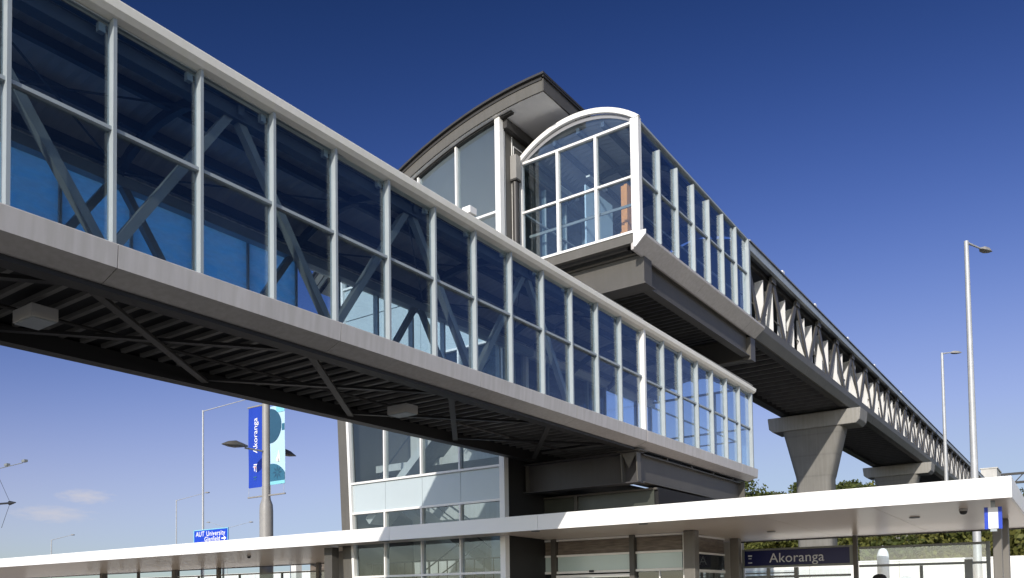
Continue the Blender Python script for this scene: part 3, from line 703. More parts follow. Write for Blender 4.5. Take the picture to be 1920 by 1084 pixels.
for x, y, lab in ((21.1, 2.35, 'black dome camera under the right end of the canopy'), (21.33, 28.3, 'black dome camera under the left part of the canopy, below the banner pole')):
    z = cz(x); t = Thing('security_camera', lab, 'camera', (x, y, z))
    t.part('base', MB().lathe((x, y, z - 0.05), [(0.09, 0.05), (0.09, 0.0)], 16), 'fascia_dark')
    t.part('dome', MB().lathe((x, y, z - 0.13), [(0.02, 0.0), (0.06, 0.015), (0.08, 0.05), (0.08, 0.08)], 16), 'black', smooth=True)

# hanging stop sign
t = Thing('hanging_sign', 'small white sign with blue edges hanging under the canopy right end', 'sign', (19.85, 1.66, 3.4))
t.part('panel', MB().box(19.80, 19.90, 1.57, 1.75, 2.96, 3.40), 'white_paint')
for y0, y1 in ((1.50, 1.568), (1.752, 1.82)): t.part('edge_stripe', MB().box(19.795, 19.905, y0, y1, 2.95, 3.41), 'blue_bright')
t.part('hanger', MB().box(19.82, 19.88, 1.62, 1.70, 3.405, 3.545), 'alu')
t.part('foot_trim', MB().box(19.82, 19.88, 1.60, 1.72, 2.90, 2.955), 'alu')

# ------------------------------------------------------------------ station building under the canopy
EX = 22.62
t = Thing('station_building', 'small station entrance with plywood band, frosted panels and white framed doors', 'building', (24, 12.6, 0))
bays = [(9.80, 11.35), (11.52, 14.18), (14.35, 15.52)]
for a, b in bays:
    t.part('wood_panel', MB().box(EX + 0.02, EX + 0.06, a + 0.05, b - 0.02, 2.99, 3.42), 'wood')
    t.part('spandrel_panel', MB().box(EX + 0.01, EX + 0.05, a + 0.05, b - 0.02, 2.46, 2.92), 'frost_green')
    t.part('transom', MB().box(EX - 0.03, EX + 0.07, a + 0.02, b, 2.922, 2.985), 'white_alu')
    t.part('transom', MB().box(EX - 0.03, EX + 0.07, a + 0.02, b, 3.43, cz(EX) - 0.003), 'white_alu')
    t.part('transom', MB().box(EX - 0.04, EX + 0.08, a + 0.02, b, 2.38, 2.455), 'white_alu')
for y in (11.435, 14.265): t.part('column', MB().box(EX - 0.12, EX + 0.09, y - 0.08, y + 0.08, 0, cz(EX) - 0.002), 'steel')
t.part('frame_post', MB().box(EX - 0.05, EX + 0.09, 9.72, 9.80, 0, cz(EX) - 0.002), 'white_alu'); t.part('frame_post', MB().box(EX - 0.05, EX + 0.09, 15.47, 15.53, 0, cz(EX) - 0.002), 'white_alu')
t.part('door_header', MB().box(EX - 0.10, EX + 0.10, 11.53, 14.17, 2.24, 2.33), 'white_alu')
for a, b in ((11.55, 12.82), (12.88, 14.15)):
    d = t.part('door', MB().box(EX, EX + 0.05, a, b, 0.02, 2.23), 'glass_dark'); 
    t.part('frame', MB().box(EX - 0.01, EX + 0.06, a - 0.025, a, 0.02, 2.23).box(EX - 0.01, EX + 0.06, b, b + 0.025, 0.02, 2.23), 'white_alu', parent=d)
t.part('sensor', MB().box(EX - 0.09, EX - 0.045, 12.80, 12.95, 2.40, 2.47), 'black')
for a, b in (bays[0], bays[2]):
    t.part('window', MB().box(EX + 0.02, EX + 0.034, a + 0.03, b - 0.03, 0.1, 2.37), 'glass_dark')
    for y in ([(a + b) / 2] if b < 12 else [a + 0.42, a + 0.8]): t.part('window_bar', MB().box(EX - 0.01, EX + 0.06, y - 0.02, y + 0.02, 0.1, 2.375), 'white_alu')
# return wall facing right
t.part('wood_panel', MB().box(EX + 0.1, 25.75, 9.755, 9.80, 2.95, 3.40), 'wood')
t.part('transom', MB().box(EX + 0.1, 25.75, 9.72, 9.80, 2.89, 2.945), 'white_alu'); t.part('transom', MB().box(EX + 0.1, 25.75, 9.72, 9.80, 3.405, 3.46), 'white_alu')
t.part('spandrel_panel', MB().box(EX + 0.1, 25.75, 9.75, 9.80, 2.42, 2.885), 'glass_dark')
t.part('transom', MB().box(EX + 0.1, 25.75, 9.72, 9.80, 2.33, 2.415), 'white_alu')
t.part('window', MB().box(EX + 0.1, 25.75, 9.77, 9.784, 0.1, 2.325), 'glass_clear')
for x in (23.9, 24.9): t.part('window_bar', MB().box(x - 0.02, x + 0.02, 9.74, 9.81, 0.1, 2.325), 'steel')
t.part('back_wall', MB().box(26.8, 27.0, 9.85, 15.5, 0, 3.40), 'concrete_lt')
t.part('interior_wall', MB().box(25.2, 25.3, 11.0, 15.4, 0, 3.40), 'steel_dark')
# clerestory box above the canopy roof, tucked under the lobby
t.part('clerestory_wall', MB().box(22.7, 27.0, 10.6, 15.4, 3.98, 4.90), 'deck_shade')
for a, b in ((10.7, 13.35), (13.5, 15.35)):
    t.part('clerestory_glass', MB().box(22.62, 22.64, a, b, 4.03, 4.82), 'dim_glass')
t.part('clerestory_frame', MB().box(22.58, 22.68, 10.6, 15.4, 4.83, 4.89).box(22.58, 22.68, 13.37, 13.48, 3.98, 4.83), 'steel')

# ------------------------------------------------------------------ platform screens and signs
t = Thing('station_sign', 'dark blue station name sign reading Akoranga, in a grey frame', 'sign', (27, 7.85, 0))
t.part('board', MB().box(26.96, 27.02, 6.16, 9.50, 2.57, 3.07), 'blue_sign')
t.part('frame', MB().box(26.92, 27.05, 6.06, 9.58, 3.07, 3.13).box(26.92, 27.05, 6.06, 9.58, 2.50, 2.57).box(26.92, 27.05, 9.505, 9.58, 2.57, 3.07).box(26.92, 27.05, 6.06, 6.155, 2.57, 3.07), 'steel_truss')
t.part('lettering', text_mb('Akoranga', 0.44, 0.004, face_minus_x((26.952, 7.80, 2.80)), 1.03), 'grey_letter')
mb = MB().box(26.95, 26.958, 9.25, 9.38, 2.88, 2.93).box(26.95, 26.958, 9.27, 9.37, 2.80, 2.83).box(26.95, 26.958, 9.25, 9.38, 2.66, 2.69)
t.part('emblem', mb, 'grey_letter')
def screen(label, y0, y1, posts, rails, zt, wide=()):
    t = Thing('wind_screen', label, 'wind screen', (27, (y0 + y1) / 2, 0))
    for y, w in posts: t.part('post', MB().box(27 - w/2, 27 + w/2, y - w/2, y + w/2, 0, zt), 'steel_truss')
    for z in rails: t.part('rail', MB().box(26.97, 27.03, y0, y1, z - 0.035, z + 0.035), 'steel_truss')
    t.part('glass_pane', MB().box(26.995, 27.005, y0 + 0.02, y1 - 0.02, 0.15, zt - 0.08), 'glass_clear')
    return t
t = screen('framed glass wind screen right of the station name sign, before the white wall', 2.40, 5.90, ((2.42, 0.1),), (3.02, 2.46), 3.06)
t.part('post', MB().box(26.95, 27.05, 4.12, 4.20, 0, 2.42), 'steel_truss'); t.part('panel', MB().box(26.93, 27.06, 2.82, 3.02, 0, 2.56), 'steel_truss')
single('canopy_post', MB().box(26.9, 27.05, 5.93, 6.05, 0, 3.42), 'steel', 'thin dark post between the name sign and the wind screen', 'post')
t = screen('framed glass wind screen under the station name sign', 6.15, 9.50, ((9.60, 0.1), (8.72, 0.1), (7.82, 0.12)), (2.20,), 2.49)
t.part('rail', MB().box(26.97, 27.03, 7.9, 9.5, 2.30, 2.34), 'steel_truss')
t = screen('long glass wind screen under the left part of the canopy', 23.8, 52.0, tuple((y, 0.09) for y in (26.5, 28.5, 33.2, 36.6, 40.2, 44.2, 48.1, 51.9)), (3.02,), 3.05)

t = Thing('bottle_post', 'pale dome topped post with a small finial, before the white wall', 'post', (30, 5.79, 0))
t.part('body', MB().lathe((30, 5.79, 0), [(0.19, 0), (0.19, 2.78), (0.185, 2.90), (0.16, 3.0), (0.12, 3.08), (0.05, 3.13), (0.04, 3.14)], 24), 'white_paint', smooth=True)
t.part('finial', MB().lathe((30, 5.79, 3.138), [(0.035, 0), (0.045, 0.03), (0.03, 0.065), (0.008, 0.08)], 14), 'white_paint', smooth=True)
t = Thing('litter_bin', 'dark round topped bin below the pale dome post', 'bin', (25, 4.93, 0))
t.part('body', MB().lathe((25, 4.93, 0), [(0.17, 0), (0.17, 2.02)], 20), 'pole_grey', smooth=True)
t.part('lid', MB().lathe((25, 4.93, 2.022), [(0.185, 0), (0.185, 0.05), (0.15, 0.10), (0.08, 0.135), (0.01, 0.145)], 20), 'black', smooth=True)

def wall(label, x, y0, y1, h):
    t = Thing('boundary_wall', label, 'wall', (x, (y0 + y1) / 2, 0), None)
    n = max(1, int((y1 - y0) / 4.2)); p = (y1 - y0) / n
    for k in range(n): t.part('wall_panel', MB().box(x, x + 0.25, y0 + p*k, y0 + p*(k+1) - 0.02, 0, h), 'white_wall')
    t.part('coping', MB().box(x - 0.04, x + 0.29, y0, y1, h + 0.002, h + 0.08), 'white_wall')
wall('white precast wall behind the station at the right', 43.0, -26, 16.0, 3.08)
wall('tall white precast wall behind the left part of the canopy', 43.0, 16.5, 96, 3.80)
t = Thing('wall_bracket', 'bright white upright with a sloping top plate, under the left part of the canopy', 'bracket', (30, 35.9, 0))
t.part('upright', MB().box(30, 30.4, 35.72, 36.22, 0, 4.2), 'white_alu')
t.part('sloping_plate', MB().prism([(35.70, 4.2), (34.5, 3.72), (34.5, 3.66), (35.70, 4.02)], 'X', 30.0, 30.4), 'white_alu')
single('timber_board', MB().box(30.9, 31.0, 34.2, 35.6, 0, 4.0), 'wood', 'brown timber board behind the bright white upright', 'board')

# ------------------------------------------------------------------ poles and lamps
def lamp(name, label, base, h, r0, r1, arms, group=None, m='galv'):
    """arms: list of (dx, dy, dz, head length)"""
    x, y = base
    t = Thing(name, label, 'street lamp', (x, y, 0), group)
    t.part('base_plate', MB().box(x - r0*1.8, x + r0*1.8, y - r0*1.8, y + r0*1.8, 0, 0.04), m)
    t.part('pole', MB().tube((x, y, 0.04), (x, y, h), r0, r1, 16), m, smooth=True)
    for dx, dy, dz, hl in arms:
        t.part('arm', MB().tube((x, y, h - 0.06), (x + dx, y + dy, h + dz), r1 * 0.62, r1 * 0.42, 10), m, smooth=True)
        d = Vector((dx, dy, 0)).normalized(); c = Vector((x + dx, y + dy, h + dz)); e = c + d * hl; s = d.cross(Vector((0,0,1)))
        w = hl * 0.22
        mb = MB(); secs = [(0.0, 0.35, 0.4), (0.25, 0.9, 1.0), (0.65, 1.0, 0.9), (1.0, 0.55, 0.3)]; pts = []
        for f, ws, hs in secs:
            q = c.lerp(e, f)
            for a, b in ((-1, -0.35), (1, -0.35), (0.7, 0.55), (-0.7, 0.55)): pts.append(q + s * a * w * ws + Vector((0, 0, b * hl * 0.22 * hs)))
        fs = [(0,1,2,3), (15,14,13,12)]
        for k in range(3):
            for i in range(4): fs.append((k*4+i, k*4+(i+1) % 4, (k+1)*4+(i+1) % 4, (k+1)*4+i))
        t.part('lamp_head', mb.poly(pts, fs), 'pole_grey' if hl < 1.2 else m, smooth=False)
    return t
lamp('street_lamp', 'tallest galvanised lamp mast at the right, thick pole with one short arm', (40.99, 4.08), 17.1, 0.19, 0.09, [(1.0, -0.45, -0.10, 0.8)])
lamp('street_lamp', 'slimmer galvanised lamp mast in front of the receding truss bridge', (72.7, 9.2), 20.5, 0.19, 0.10, [(0.5, -0.55, 0.05, 0.9)])
lamp('street_lamp', 'white lamp mast with a long arm reaching the banners, above the blue direction sign', (29.9, 44.1), 13.3, 0.075, 0.05, [(0.2, -4.1, 0.12, 0.6)])
lamp('street_lamp', 'smaller distant lamp mast with one arm, left of the blue direction sign', (46.4, 72.77), 11.5, 0.06, 0.05, [(0.2, -4.4, 0.35, 0.6)])
lamp('street_lamp', 'tiny distant lamp mast at far left above the canopy', (64.0, 134.4), 11.6, 0.10, 0.08, [(0.3, -5.5, 0.45, 0.9)])
lamp('street_lamp', 'faint distant lamp mast with two drooping arms beside the banner pole', (73.8, 103.0), 12.2, 0.06, 0.05, [(0.1, 4.3, 1.1, 0.8), (0.1, -5.0, 0.5, 0.8)])
# mast beyond the left edge; its arms reach into the picture
x, y = 27.5, 69.5
t = Thing('lighting_mast', 'thin arms and stay wires reaching in at the left edge', 'lighting mast', (x, y, 0))
t.part('pole', MB().tube((x, y, 0), (x, y, 12.4), 0.12, 0.08, 12), 'galv', smooth=True)
t.part('arm', MB().path([(x, y, 11.75), (x, 66, 11.62), (x, 62.0, 11.66)], 0.03), 'steel_truss')
for q in (64.4, 61.7): t.part('lamp_head', MB().box(x - 0.12, x + 0.12, q - 0.22, q + 0.22, 11.68, 11.85), 'steel_truss')
t.part('arm', MB().tube((x, y, 9.15), (x, 63.6, 8.92), 0.07), 'black')
t.part('arm_tip', MB().tube((x, 63.9, 8.93), (x, 63.0, 8.90), 0.16, 0.03), 'black')
t.part('stay_wire', MB().tube((x, 66.2, 11.5), (x, 63.9, 9.0), 0.014, n=6).tube((x, 63.9, 8.9), (x, 65.2, 7.2), 0.014, n=6), 'black')

# banner pole
BX, BY = 28.29, 36.06
t = Thing('banner_pole', 'grey stepped pole carrying two banners and a grey lamp', 'pole', (BX, BY, 0))
t.part('pole', MB().lathe((BX, BY, 0), [(0.36, 0), (0.36, 6.4), (0.34, 6.75), (0.235, 7.05), (0.22, 7.2), (0.20, 13.4)], 24), 'pole_grey', smooth=True)
for z, nm in ((7.25, 'banner_arm'), (12.2, 'banner_arm')):
    t.part(nm, MB().tube((BX, BY + 1.55, z), (BX, BY - 1.55, z), 0.045, n=10), 'pole_grey', smooth=True)
mb = MB()
for y in (BY + 1.48, BY + 0.35, BY - 0.36, BY - 1.44): mb.tube((BX, y, 7.27), (BX, y, 7.78), 0.01, n=6)
t.part('banner_cord', mb, 'galv')
def cobra(sgn):
    z = 9.62; pts = [(BX + sgn*0.2, BY, z), (BX + sgn*(1.35 if sgn < 0 else 0.6), BY, z + 0.02)]
    t.part('lamp_arm', MB().path(pts, [0.05, 0.05]), 'pole_grey')
    c = Vector((BX + sgn*(1.2 if sgn < 0 else 0.45), BY, z + 0.04)); mb = MB(); P = []
    secs = [(0, 0.07, 0.06), (0.35, 0.18, 0.16), (0.75, 0.27, 0.26), (1.15, 0.22, 0.20), (1.55, 0.05, 0.03)]; n = 10; f = []
    for d, w, h in secs:
        for i in range(n):
            a = 2 * math.pi * i / n; P.append(c + Vector((sgn * d, w * math.cos(a), 0.08 + h * math.sin(a) * (1 if math.sin(a) > 0 else 0.5) - 0.06 * d)))
    for k in range(len(secs) - 1):
        for i in range(n): f.append((k*n+i, k*n+(i+1) % n, (k+1)*n+(i+1) % n, (k+1)*n+i))
    f += [tuple(range(n)), tuple(range(n*(len(secs)-1), n*len(secs)))]
    t.part('lamp_head', mb.poly(P, f), 'steel_truss_b', smooth=True)
cobra(-1); cobra(1)
# left banner
t = Thing('banner', 'royal blue banner with white vertical lettering Akoranga, left of the grey pole', 'banner', (BX, 36.95, 7.8))
def cloth(y0, y1, z0, z1):
    mb = MB(); n, k = 6, 14; P = []; f = []
    for j in range(k + 1):
        for i in range(n + 1):
            P.append((BX + 0.012 * math.sin(i * 1.1 + j * 0.5), y0 + (y1 - y0) * i / n, z0 + (z1 - z0) * j / k))
    w = n + 1; off = len(P); P += [(a + 0.012, b, c) for a, b, c in P]
    for j in range(k):
        for i in range(n):
            q = (j*w+i, j*w+i+1, (j+1)*w+i+1, (j+1)*w+i); f.append(q); f.append(tuple(off + v for v in q[::-1]))
    for i in range(n): f.append((i, i+1, off+i+1, off+i)); f.append((k*w+i, k*w+i+1, off+k*w+i+1, off+k*w+i))
    for j in range(k): f.append((j*w, (j+1)*w, off+(j+1)*w, off+j*w)); f.append((j*w+n, (j+1)*w+n, off+(j+1)*w+n, off+j*w+n))
    return mb.poly(P, f)
t.part('cloth', cloth(36.38, 37.56, 7.76, 12.15), 'blue_banner')
t.part('lettering', text_mb('Akoranga', 0.50, 0.003, face_minus_x((BX - 0.022, 36.93, 10.60), rad(90)), 1.0), 'white_paint')
mb = MB()
for k, (a, b, c, d) in enumerate(((36.80, 37.08, 8.98, 9.04), (36.86, 37.14, 8.88, 8.93), (36.84, 36.90, 8.60, 8.95), (37.0, 37.05, 8.66, 8.9))): mb.box(BX - 0.026, BX - 0.02, a, b, c, d)
t.part('emblem', mb, 'white_paint')
t.part('emblem', MB().box(BX - 0.029, BX - 0.021, 36.92, 37.0, 8.80, 8.90), 'red_mark')
t.part('emblem', MB().box(BX - 0.028, BX - 0.02, 36.84, 37.1, 8.30, 8.36).box(BX - 0.028, BX - 0.02, 36.88, 37.06, 8.18, 8.22), 'teal_mid')
# right banner
t = Thing('banner', 'teal and white patterned banner, right of the grey pole', 'banner', (BX, 35.1, 7.8))
t.part('cloth', cloth(34.52, 35.72, 7.78, 12.0), 'pale_cloth')
def disc(cy, cz_, r, y0, y1, z0, z1, n=40):
    P = []
    for i in range(n):
        a = 2*math.pi*i/n; P.append((min(y1, max(y0, cy + r*math.cos(a))), min(z1, max(z0, cz_ + r*math.sin(a)))))
    Q = [p for i, p in enumerate(P) if p != P[i-1]]
    return MB().prism(Q, 'X', BX - 0.024, BX - 0.016)
t.part('print', disc(35.72, 10.95, 0.93, 34.8, 35.715, 9.9, 11.96), 'teal_banner')
t.part('print', MB().box(BX - 0.022, BX - 0.017, 34.53, 35.2, 11.62, 11.99), 'aqua')
t.part('print', MB().box(BX - 0.0225, BX - 0.0175, 34.53, 34.74, 10.62, 10.98), 'teal_mid')
t.part('print', disc(35.6, 7.6, 1.32, 34.53, 35.715, 7.98, 9.0), 'teal_mid')
mb = MB()
for a in range(0, 360, 45):
    c = Vector((35.12, 8.42)); d = Vector((math.cos(rad(a)), math.sin(rad(a)))); n = Vector((-d.y, d.x))
    q = [c + d*0.05, c + d*0.2 + n*0.06, c + d*0.38, c + d*0.2 - n*0.06]; mb.prism([(p.x, p.y) for p in q], 'X', BX - 0.030, BX - 0.025)
t.part('print', mb, 'teal_banner')
t.part('print', MB().box(BX - 0.0215, BX - 0.0165, 34.53, 35.71, 7.79, 7.97), 'aqua')
t.part('print', MB().prism([(35.08, 9.32), (35.22, 9.12), (35.15, 9.0), (34.95, 9.0), (34.9, 9.15), (35.0, 9.62)], 'X', BX - 0.028, BX - 0.02), 'white_paint')
t.part('print', MB().box(BX - 0.030, BX - 0.026, 35.0, 35.06, 8.98, 9.16), 'steel')

# direction sign
QX = 27.95
t = Thing('direction_sign', 'blue road direction sign with white lettering just above the canopy edge', 'sign', (QX, 40.5, 0))
t.part('board', MB().box(QX, QX + 0.04, 38.90, 42.10, 3.9, 5.70), 'blue_bright', bevel=0.01)
t.part('border', MB().box(QX - 0.012, QX - 0.002, 42.055, 42.10, 3.9, 5.70).box(QX - 0.012, QX - 0.002, 38.90, 38.945, 3.9, 5.70).box(QX - 0.012, QX - 0.002, 38.945, 42.055, 5.66, 5.70).box(QX - 0.012, QX - 0.002, 38.945, 42.055, 4.94, 4.98), 'aqua')
t.part('lettering', text_mb('AUT', 0.40, 0.004, face_minus_x((QX - 0.01, 41.48, 5.44)), 1.05), 'white_paint')
t.part('lettering', text_mb('University', 0.40, 0.004, face_minus_x((QX - 0.01, 40.03, 5.44)), 1.05), 'white_paint')
t.part('lettering', text_mb('Glenfield', 0.38, 0.004, face_minus_x((QX - 0.01, 40.35, 5.13)), 1.05), 'white_paint')
t.part('arrow', MB().box(QX - 0.014, QX - 0.004, 39.25, 39.5, 5.09, 5.16).prism([(39.26, 5.25), (39.06, 5.125), (39.26, 5.0)], 'X', QX - 0.015, QX - 0.005), 'white_paint')
for y in (39.5, 41.5): t.part('post', MB().tube((QX + 0.11, y, 0), (QX + 0.11, y, 5.6), 0.06, n=12), 'galv')

# far end of the long bridge
t = Thing('ramp_building', 'pale boxy building at the far end of the truss bridge', 'building', (121, 9.5, 0))
t.part('wall', MB().box(118.5, 124, 9.35, 11.1, 0, 16.75), 'concrete_lt'); t.part('roof', MB().box(118.4, 124.1, 9.25, 11.2, 16.753, 16.9), 'concrete_lt')
t.part('window', MB().box(118.44, 118.5, 9.7, 10.6, 13, 14.2), 'glass_dark')
t = Thing('gantry', 'dark steel gantry beyond the right end of the canopy', 'gantry', (130, 6, 0))
for z in (15.9, 17.1): t.part('chord', MB().box(129.8, 130.2, -30, 10.4, z, z + 0.3), 'steel_dark')
mb = MB()
for k in range(20): mb.beam((130, 10.2 - 2*k, 16.1), (130, 9.2 - 2*k, 17.2), 0.12, 0.12).beam((130, 9.2 - 2*k, 17.2), (130, 8.2 - 2*k, 16.1), 0.12, 0.12)
t.part('lattice', mb, 'steel_dark')
for y in (9.5, -25): t.part('leg', MB().box(129.7, 130.3, y - 0.3, y + 0.3, 0, 15.9), 'steel_dark')

# ------------------------------------------------------------------ hills and trees
def hillside(x0, x1, y0, y1, fz, n=40, k=16):
    P = []; f = []
    for i in range(n + 1):
        for j in range(k + 1):
            x = x0 + (x1 - x0) * j / k; y = y0 + (y1 - y0) * i / n; P.append((x, y, fz((j / k), i / n)))
    w = k + 1
    for i in range(n):
        for j in range(k): f.append((i*w+j, i*w+j+1, (i+1)*w+j+1, (i+1)*w+j))
    return MB().poly(P, f)
def hz(u, v): 
    e = min(1, 4 * v, 4 * (1 - v)); e = e*e*(3-2*e)
    return -0.1 + e * (12.2 * (0.5 - 0.5 * math.cos(math.pi * min(1, u * 4.0))) + 1.2 * math.sin(9 * v + 3 * u))
single('hill', hillside(118, 230, -30, 170, hz), 'grass', kind='structure', smooth=True)
def bz(u, v):
    e = min(1, 8 * v, 8 * (1 - v)); return -0.1 + e * (3.0 * math.sin(math.pi * u) + 0.3 * math.sin(17 * v + 5 * u))
single('grass_bank', hillside(49.5, 69.5, -40, 9.0, bz), 'grass', kind='structure', smooth=True)

def make_tree(name, label, h, r, n, leaf, seed, lsz=0.34, group=None, trunk_h=0.35, twigs=False):
    R = random.Random(seed)
    t = Thing(name, label, 'tree' if name != 'shrub' else 'shrub', (0, 0, 0), group)
    mb = MB(); mb.tube((0, 0, 0), (0.05*h*0.1, 0, h*0.55), 0.035*h*0.6 + 0.03, 0.03, 8)
    clumps = []
    nb = 9 if not twigs else 16
    for k in range(nb):
        a = 2 * math.pi * (k * 0.618 + R.random()*0.2); z = h * (trunk_h + (0.92 - trunk_h) * (k + 0.4) / nb)
        rr = r * (1.0 - 0.55 * abs((z/h - 0.55) / 0.5)) * (0.55 + 0.4 * R.random())
        e = Vector((rr * math.cos(a), rr * math.sin(a), z)); clumps.append((e, r * (0.32 + 0.22 * R.random())))
        mb.tube((0, 0, max(0.1, z - h*0.22)), e, 0.035, 0.012, 5)
        if twigs:
            for q in range(7):
                d = Vector((R.uniform(-1,1), R.uniform(-1,1), R.uniform(0.1,1.2))).normalized() * r * 0.5; mb.tube(e, e + d, 0.02, 0.006, 4)
    clumps.append((Vector((0, 0, h*0.88)), r*0.34)); clumps.append((Vector((0, 0, h*0.6)), r*0.5))
    t.part('trunk', mb, 'twig' if twigs else 'bark')
    if not twigs:
        cb = MB(); P = []; f = []
        for k in range(n):
            c, cr = clumps[R.randrange(len(clumps))]
            d = Vector((R.gauss(0,1), R.gauss(0,1), R.gauss(0,1))).normalized() * cr * (R.random() ** 0.4) * 1.1
            d.z *= 0.8; p = c + d; s = lsz * (0.6 + 0.8 * R.random())
            u = Vector((R.gauss(0,1), R.gauss(0,1), R.gauss(0,1))).normalized(); v = u.orthogonal().normalized(); v = (v + u.cross(v) * R.uniform(-1,1)).normalized(); w = u.cross(v)
            b = len(P); P += [p - v*s*0.5, p + w*s*0.3, p + v*s*0.5, p - w*s*0.3]; f.append((b, b+1, b+2, b+3))
        me = bpy.data.meshes.new('crown'); me.from_pydata([tuple(p) for p in P], [], f); me.materials.append(M[leaf])
        o = bpy.data.objects.new('crown', me); COL.objects.link(o); o.parent = t.e
    return t.e
kinds = [('dark olive round crowned tree on the hill behind the piers', 9.0, 3.6, 3000, 'leaf_a', 1),
         ('mid green broad tree on the hill behind the piers', 7.5, 3.9, 3000, 'leaf_b', 2),
         ('tall dark narrow tree on the hill behind the piers', 10.5, 2.9, 2800, 'leaf_a', 3),
         ('yellow green bushy tree on the hill behind the piers', 6.2, 3.6, 2800, 'leaf_c', 4)]
protos = [make_tree('tree', k[0], k[1], k[2], k[3], k[4], k[5], 0.5, 'trees on the hill') for k in kinds]
used = set(); R = random.Random(11)
spots = []
for k in range(64):
    y = 26 + k * 0.58 + R.uniform(-0.8, 0.8); x = 147 + R.uniform(-8, 10); spots.append((x, y))
for k, (x, y) in enumerate(spots):
    i = R.choice((0, 1, 1, 2, 3, 3, 0))
    o = protos[i] if i not in used else copy_tree(protos[i]); used.add(i)
    v = (y + 30) / 200; u = (x - 118) / 112; z = hz(u, v)
    s = R.uniform(0.85, 1.1)
    if 38.5 < y < 52: s *= 0.9
    o.location = (x, y, z - 0.1); o.rotation_euler = (0, 0, R.uniform(0, 6)); o.scale = (s, s, s)
bt = make_tree('tree', 'bare reddish twiggy tree on the skyline left of the nearest pier', 8.5, 3.0, 0, 'leaf_a', 9, 0.4, None, 0.3, True)
bt.location = (140, 42.5, hz((140-118)/112, 72.5/200) - 0.1)
pt = make_tree('tree', 'sparse dark tree beside the right end of the lower glass lobby', 13.5, 3.6, 1500, 'leaf_a', 21, 0.55)
pt.location = (138, 48.0, hz((138-118)/112, 78/200) - 0.2)
# greenery on the bank just behind the white wall
sk = [('olive bushy shrub on the bank behind the white wall', 4.6, 2.3, 2600, 'leaf_b', 31), ('yellow green shrub on the bank behind the white wall', 4.0, 2.4, 2600, 'leaf_c', 32),
      ('dark green shrub on the bank behind the white wall', 4.8, 2.1, 2400, 'leaf_a', 33)]
sp = [make_tree('shrub', k[0], k[1], k[2], k[3], k[4], k[5], 0.30, 'shrubs on the grass bank', 0.05) for k in sk]
used = set()
for k in range(48):
    y = -14 + (k % 16) * 1.75 + R.uniform(-0.6, 0.6); x = 53 + (k // 16) * 3.4 + R.uniform(-1.2, 1.2)
    if y > 11.5: continue
    i = k % 3; o = sp[i] if i not in used else copy_tree(sp[i]); used.add(i)
    z = bz((x - 49.5) / 20, max(0.02, min(0.98, (y + 40) / 49))); s = R.uniform(0.85, 1.2)
    o.location = (x, y, max(0, z) - 0.1); o.rotation_euler = (0, 0, R.uniform(0, 6)); o.scale = (s, s, s)
hs = make_tree('shrub', 'rounded olive scrub at the foot of the hill trees', 6.0, 3.4, 2400, 'leaf_b', 55, 0.5, 'scrub on the hill', 0.05)
for k in range(26):
    o = hs if k == 0 else copy_tree(hs)
    y = 12 + k * 2.0 + R.uniform(-0.6, 0.6); x = 137 + R.uniform(-2, 3); o.location = (x, y, hz((x - 118) / 112, (y + 30) / 200) - 0.2); o.rotation_euler = (0, 0, R.uniform(0, 6))
rt = make_tree('tree', 'dark green tree rising past the right end of the canopy', 5.2, 2.3, 2800, 'leaf_a', 41, 0.34)
rt.location = (60, 2.6, bz((60 - 49.5) / 20, 42.6 / 49) - 0.1)

# ------------------------------------------------------------------ sky, sun, camera
SUN = Vector((1.0, 0.265, -0.385)).normalized()           # direction the light travels
elev = math.asin(-SUN.z); az = math.atan2(-SUN.x, -SUN.y)  # compass angle of the sun from +Y towards +X
w = bpy.data.worlds.new('World'); S.world = w; w.use_nodes = True
N = w.node_tree.nodes; L = w.node_tree.links; N.clear()
out = N.new('ShaderNodeOutputWorld'); bg = N.new('ShaderNodeBackground'); bg.inputs['Strength'].default_value = 0.10
sky = N.new('ShaderNodeTexSky'); sky.sky_type = 'NISHITA'; sky.sun_disc = False
sky.sun_elevation = elev; sky.sun_rotation = az; sky.air_density = 1.0; sky.dust_density = 0.3; sky.ozone_density = 3.0
# two small soft clouds low in the sky, placed by direction
def cloud(direction, su, sv, dens):
    d = Vector(direction).normalized(); u = Vector((0,0,1)).cross(d).normalized(); v = d.cross(u)
    def dot(vec, sc):
        n = N.new('ShaderNodeVectorMath'); n.operation = 'DOT_PRODUCT'; L.new(tc.outputs['Generated'], n.inputs[0]); n.inputs[1].default_value = vec / sc; return n.outputs['Value']
    a = dot(u, su); b = dot(v, sv)
    c = N.new('ShaderNodeVectorMath'); c.operation = 'DOT_PRODUCT'; L.new(tc.outputs['Generated'], c.inputs[0]); c.inputs[1].default_value = d
    cb = N.new('ShaderNodeCombineXYZ'); L.new(a, cb.inputs[0]); L.new(b, cb.inputs[1])
    ln = N.new('ShaderNodeVectorMath'); ln.operation = 'LENGTH'; L.new(cb.outputs[0], ln.inputs[0])
    no = N.new('ShaderNodeTexNoise'); no.inputs['Scale'].default_value = 2.3; no.inputs['Detail'].default_value = 6
    L.new(cb.outputs[0], no.inputs['Vector'])
    def MM(op, x, y=None, clamp=False):
        n = N.new('ShaderNodeMath'); n.operation = op; n.use_clamp = clamp
        for i, q in enumerate((x, y)):
            if q is None: continue
            if isinstance(q, (int, float)): n.inputs[i].default_value = q
            else: L.new(q, n.inputs[i])
        return n.outputs[0]
    r = MM('SUBTRACT', 1.15, MM('ADD', ln.outputs['Value'], MM('MULTIPLY', MM('SUBTRACT', no.outputs['Fac'], 0.5), 1.6)), False)
    g = MM('GREATER_THAN', c.outputs['Value'], 0.0)
    return MM('MULTIPLY', MM('MULTIPLY', MM('SMOOTH_MIN', r, 1.0), dens), g, True)
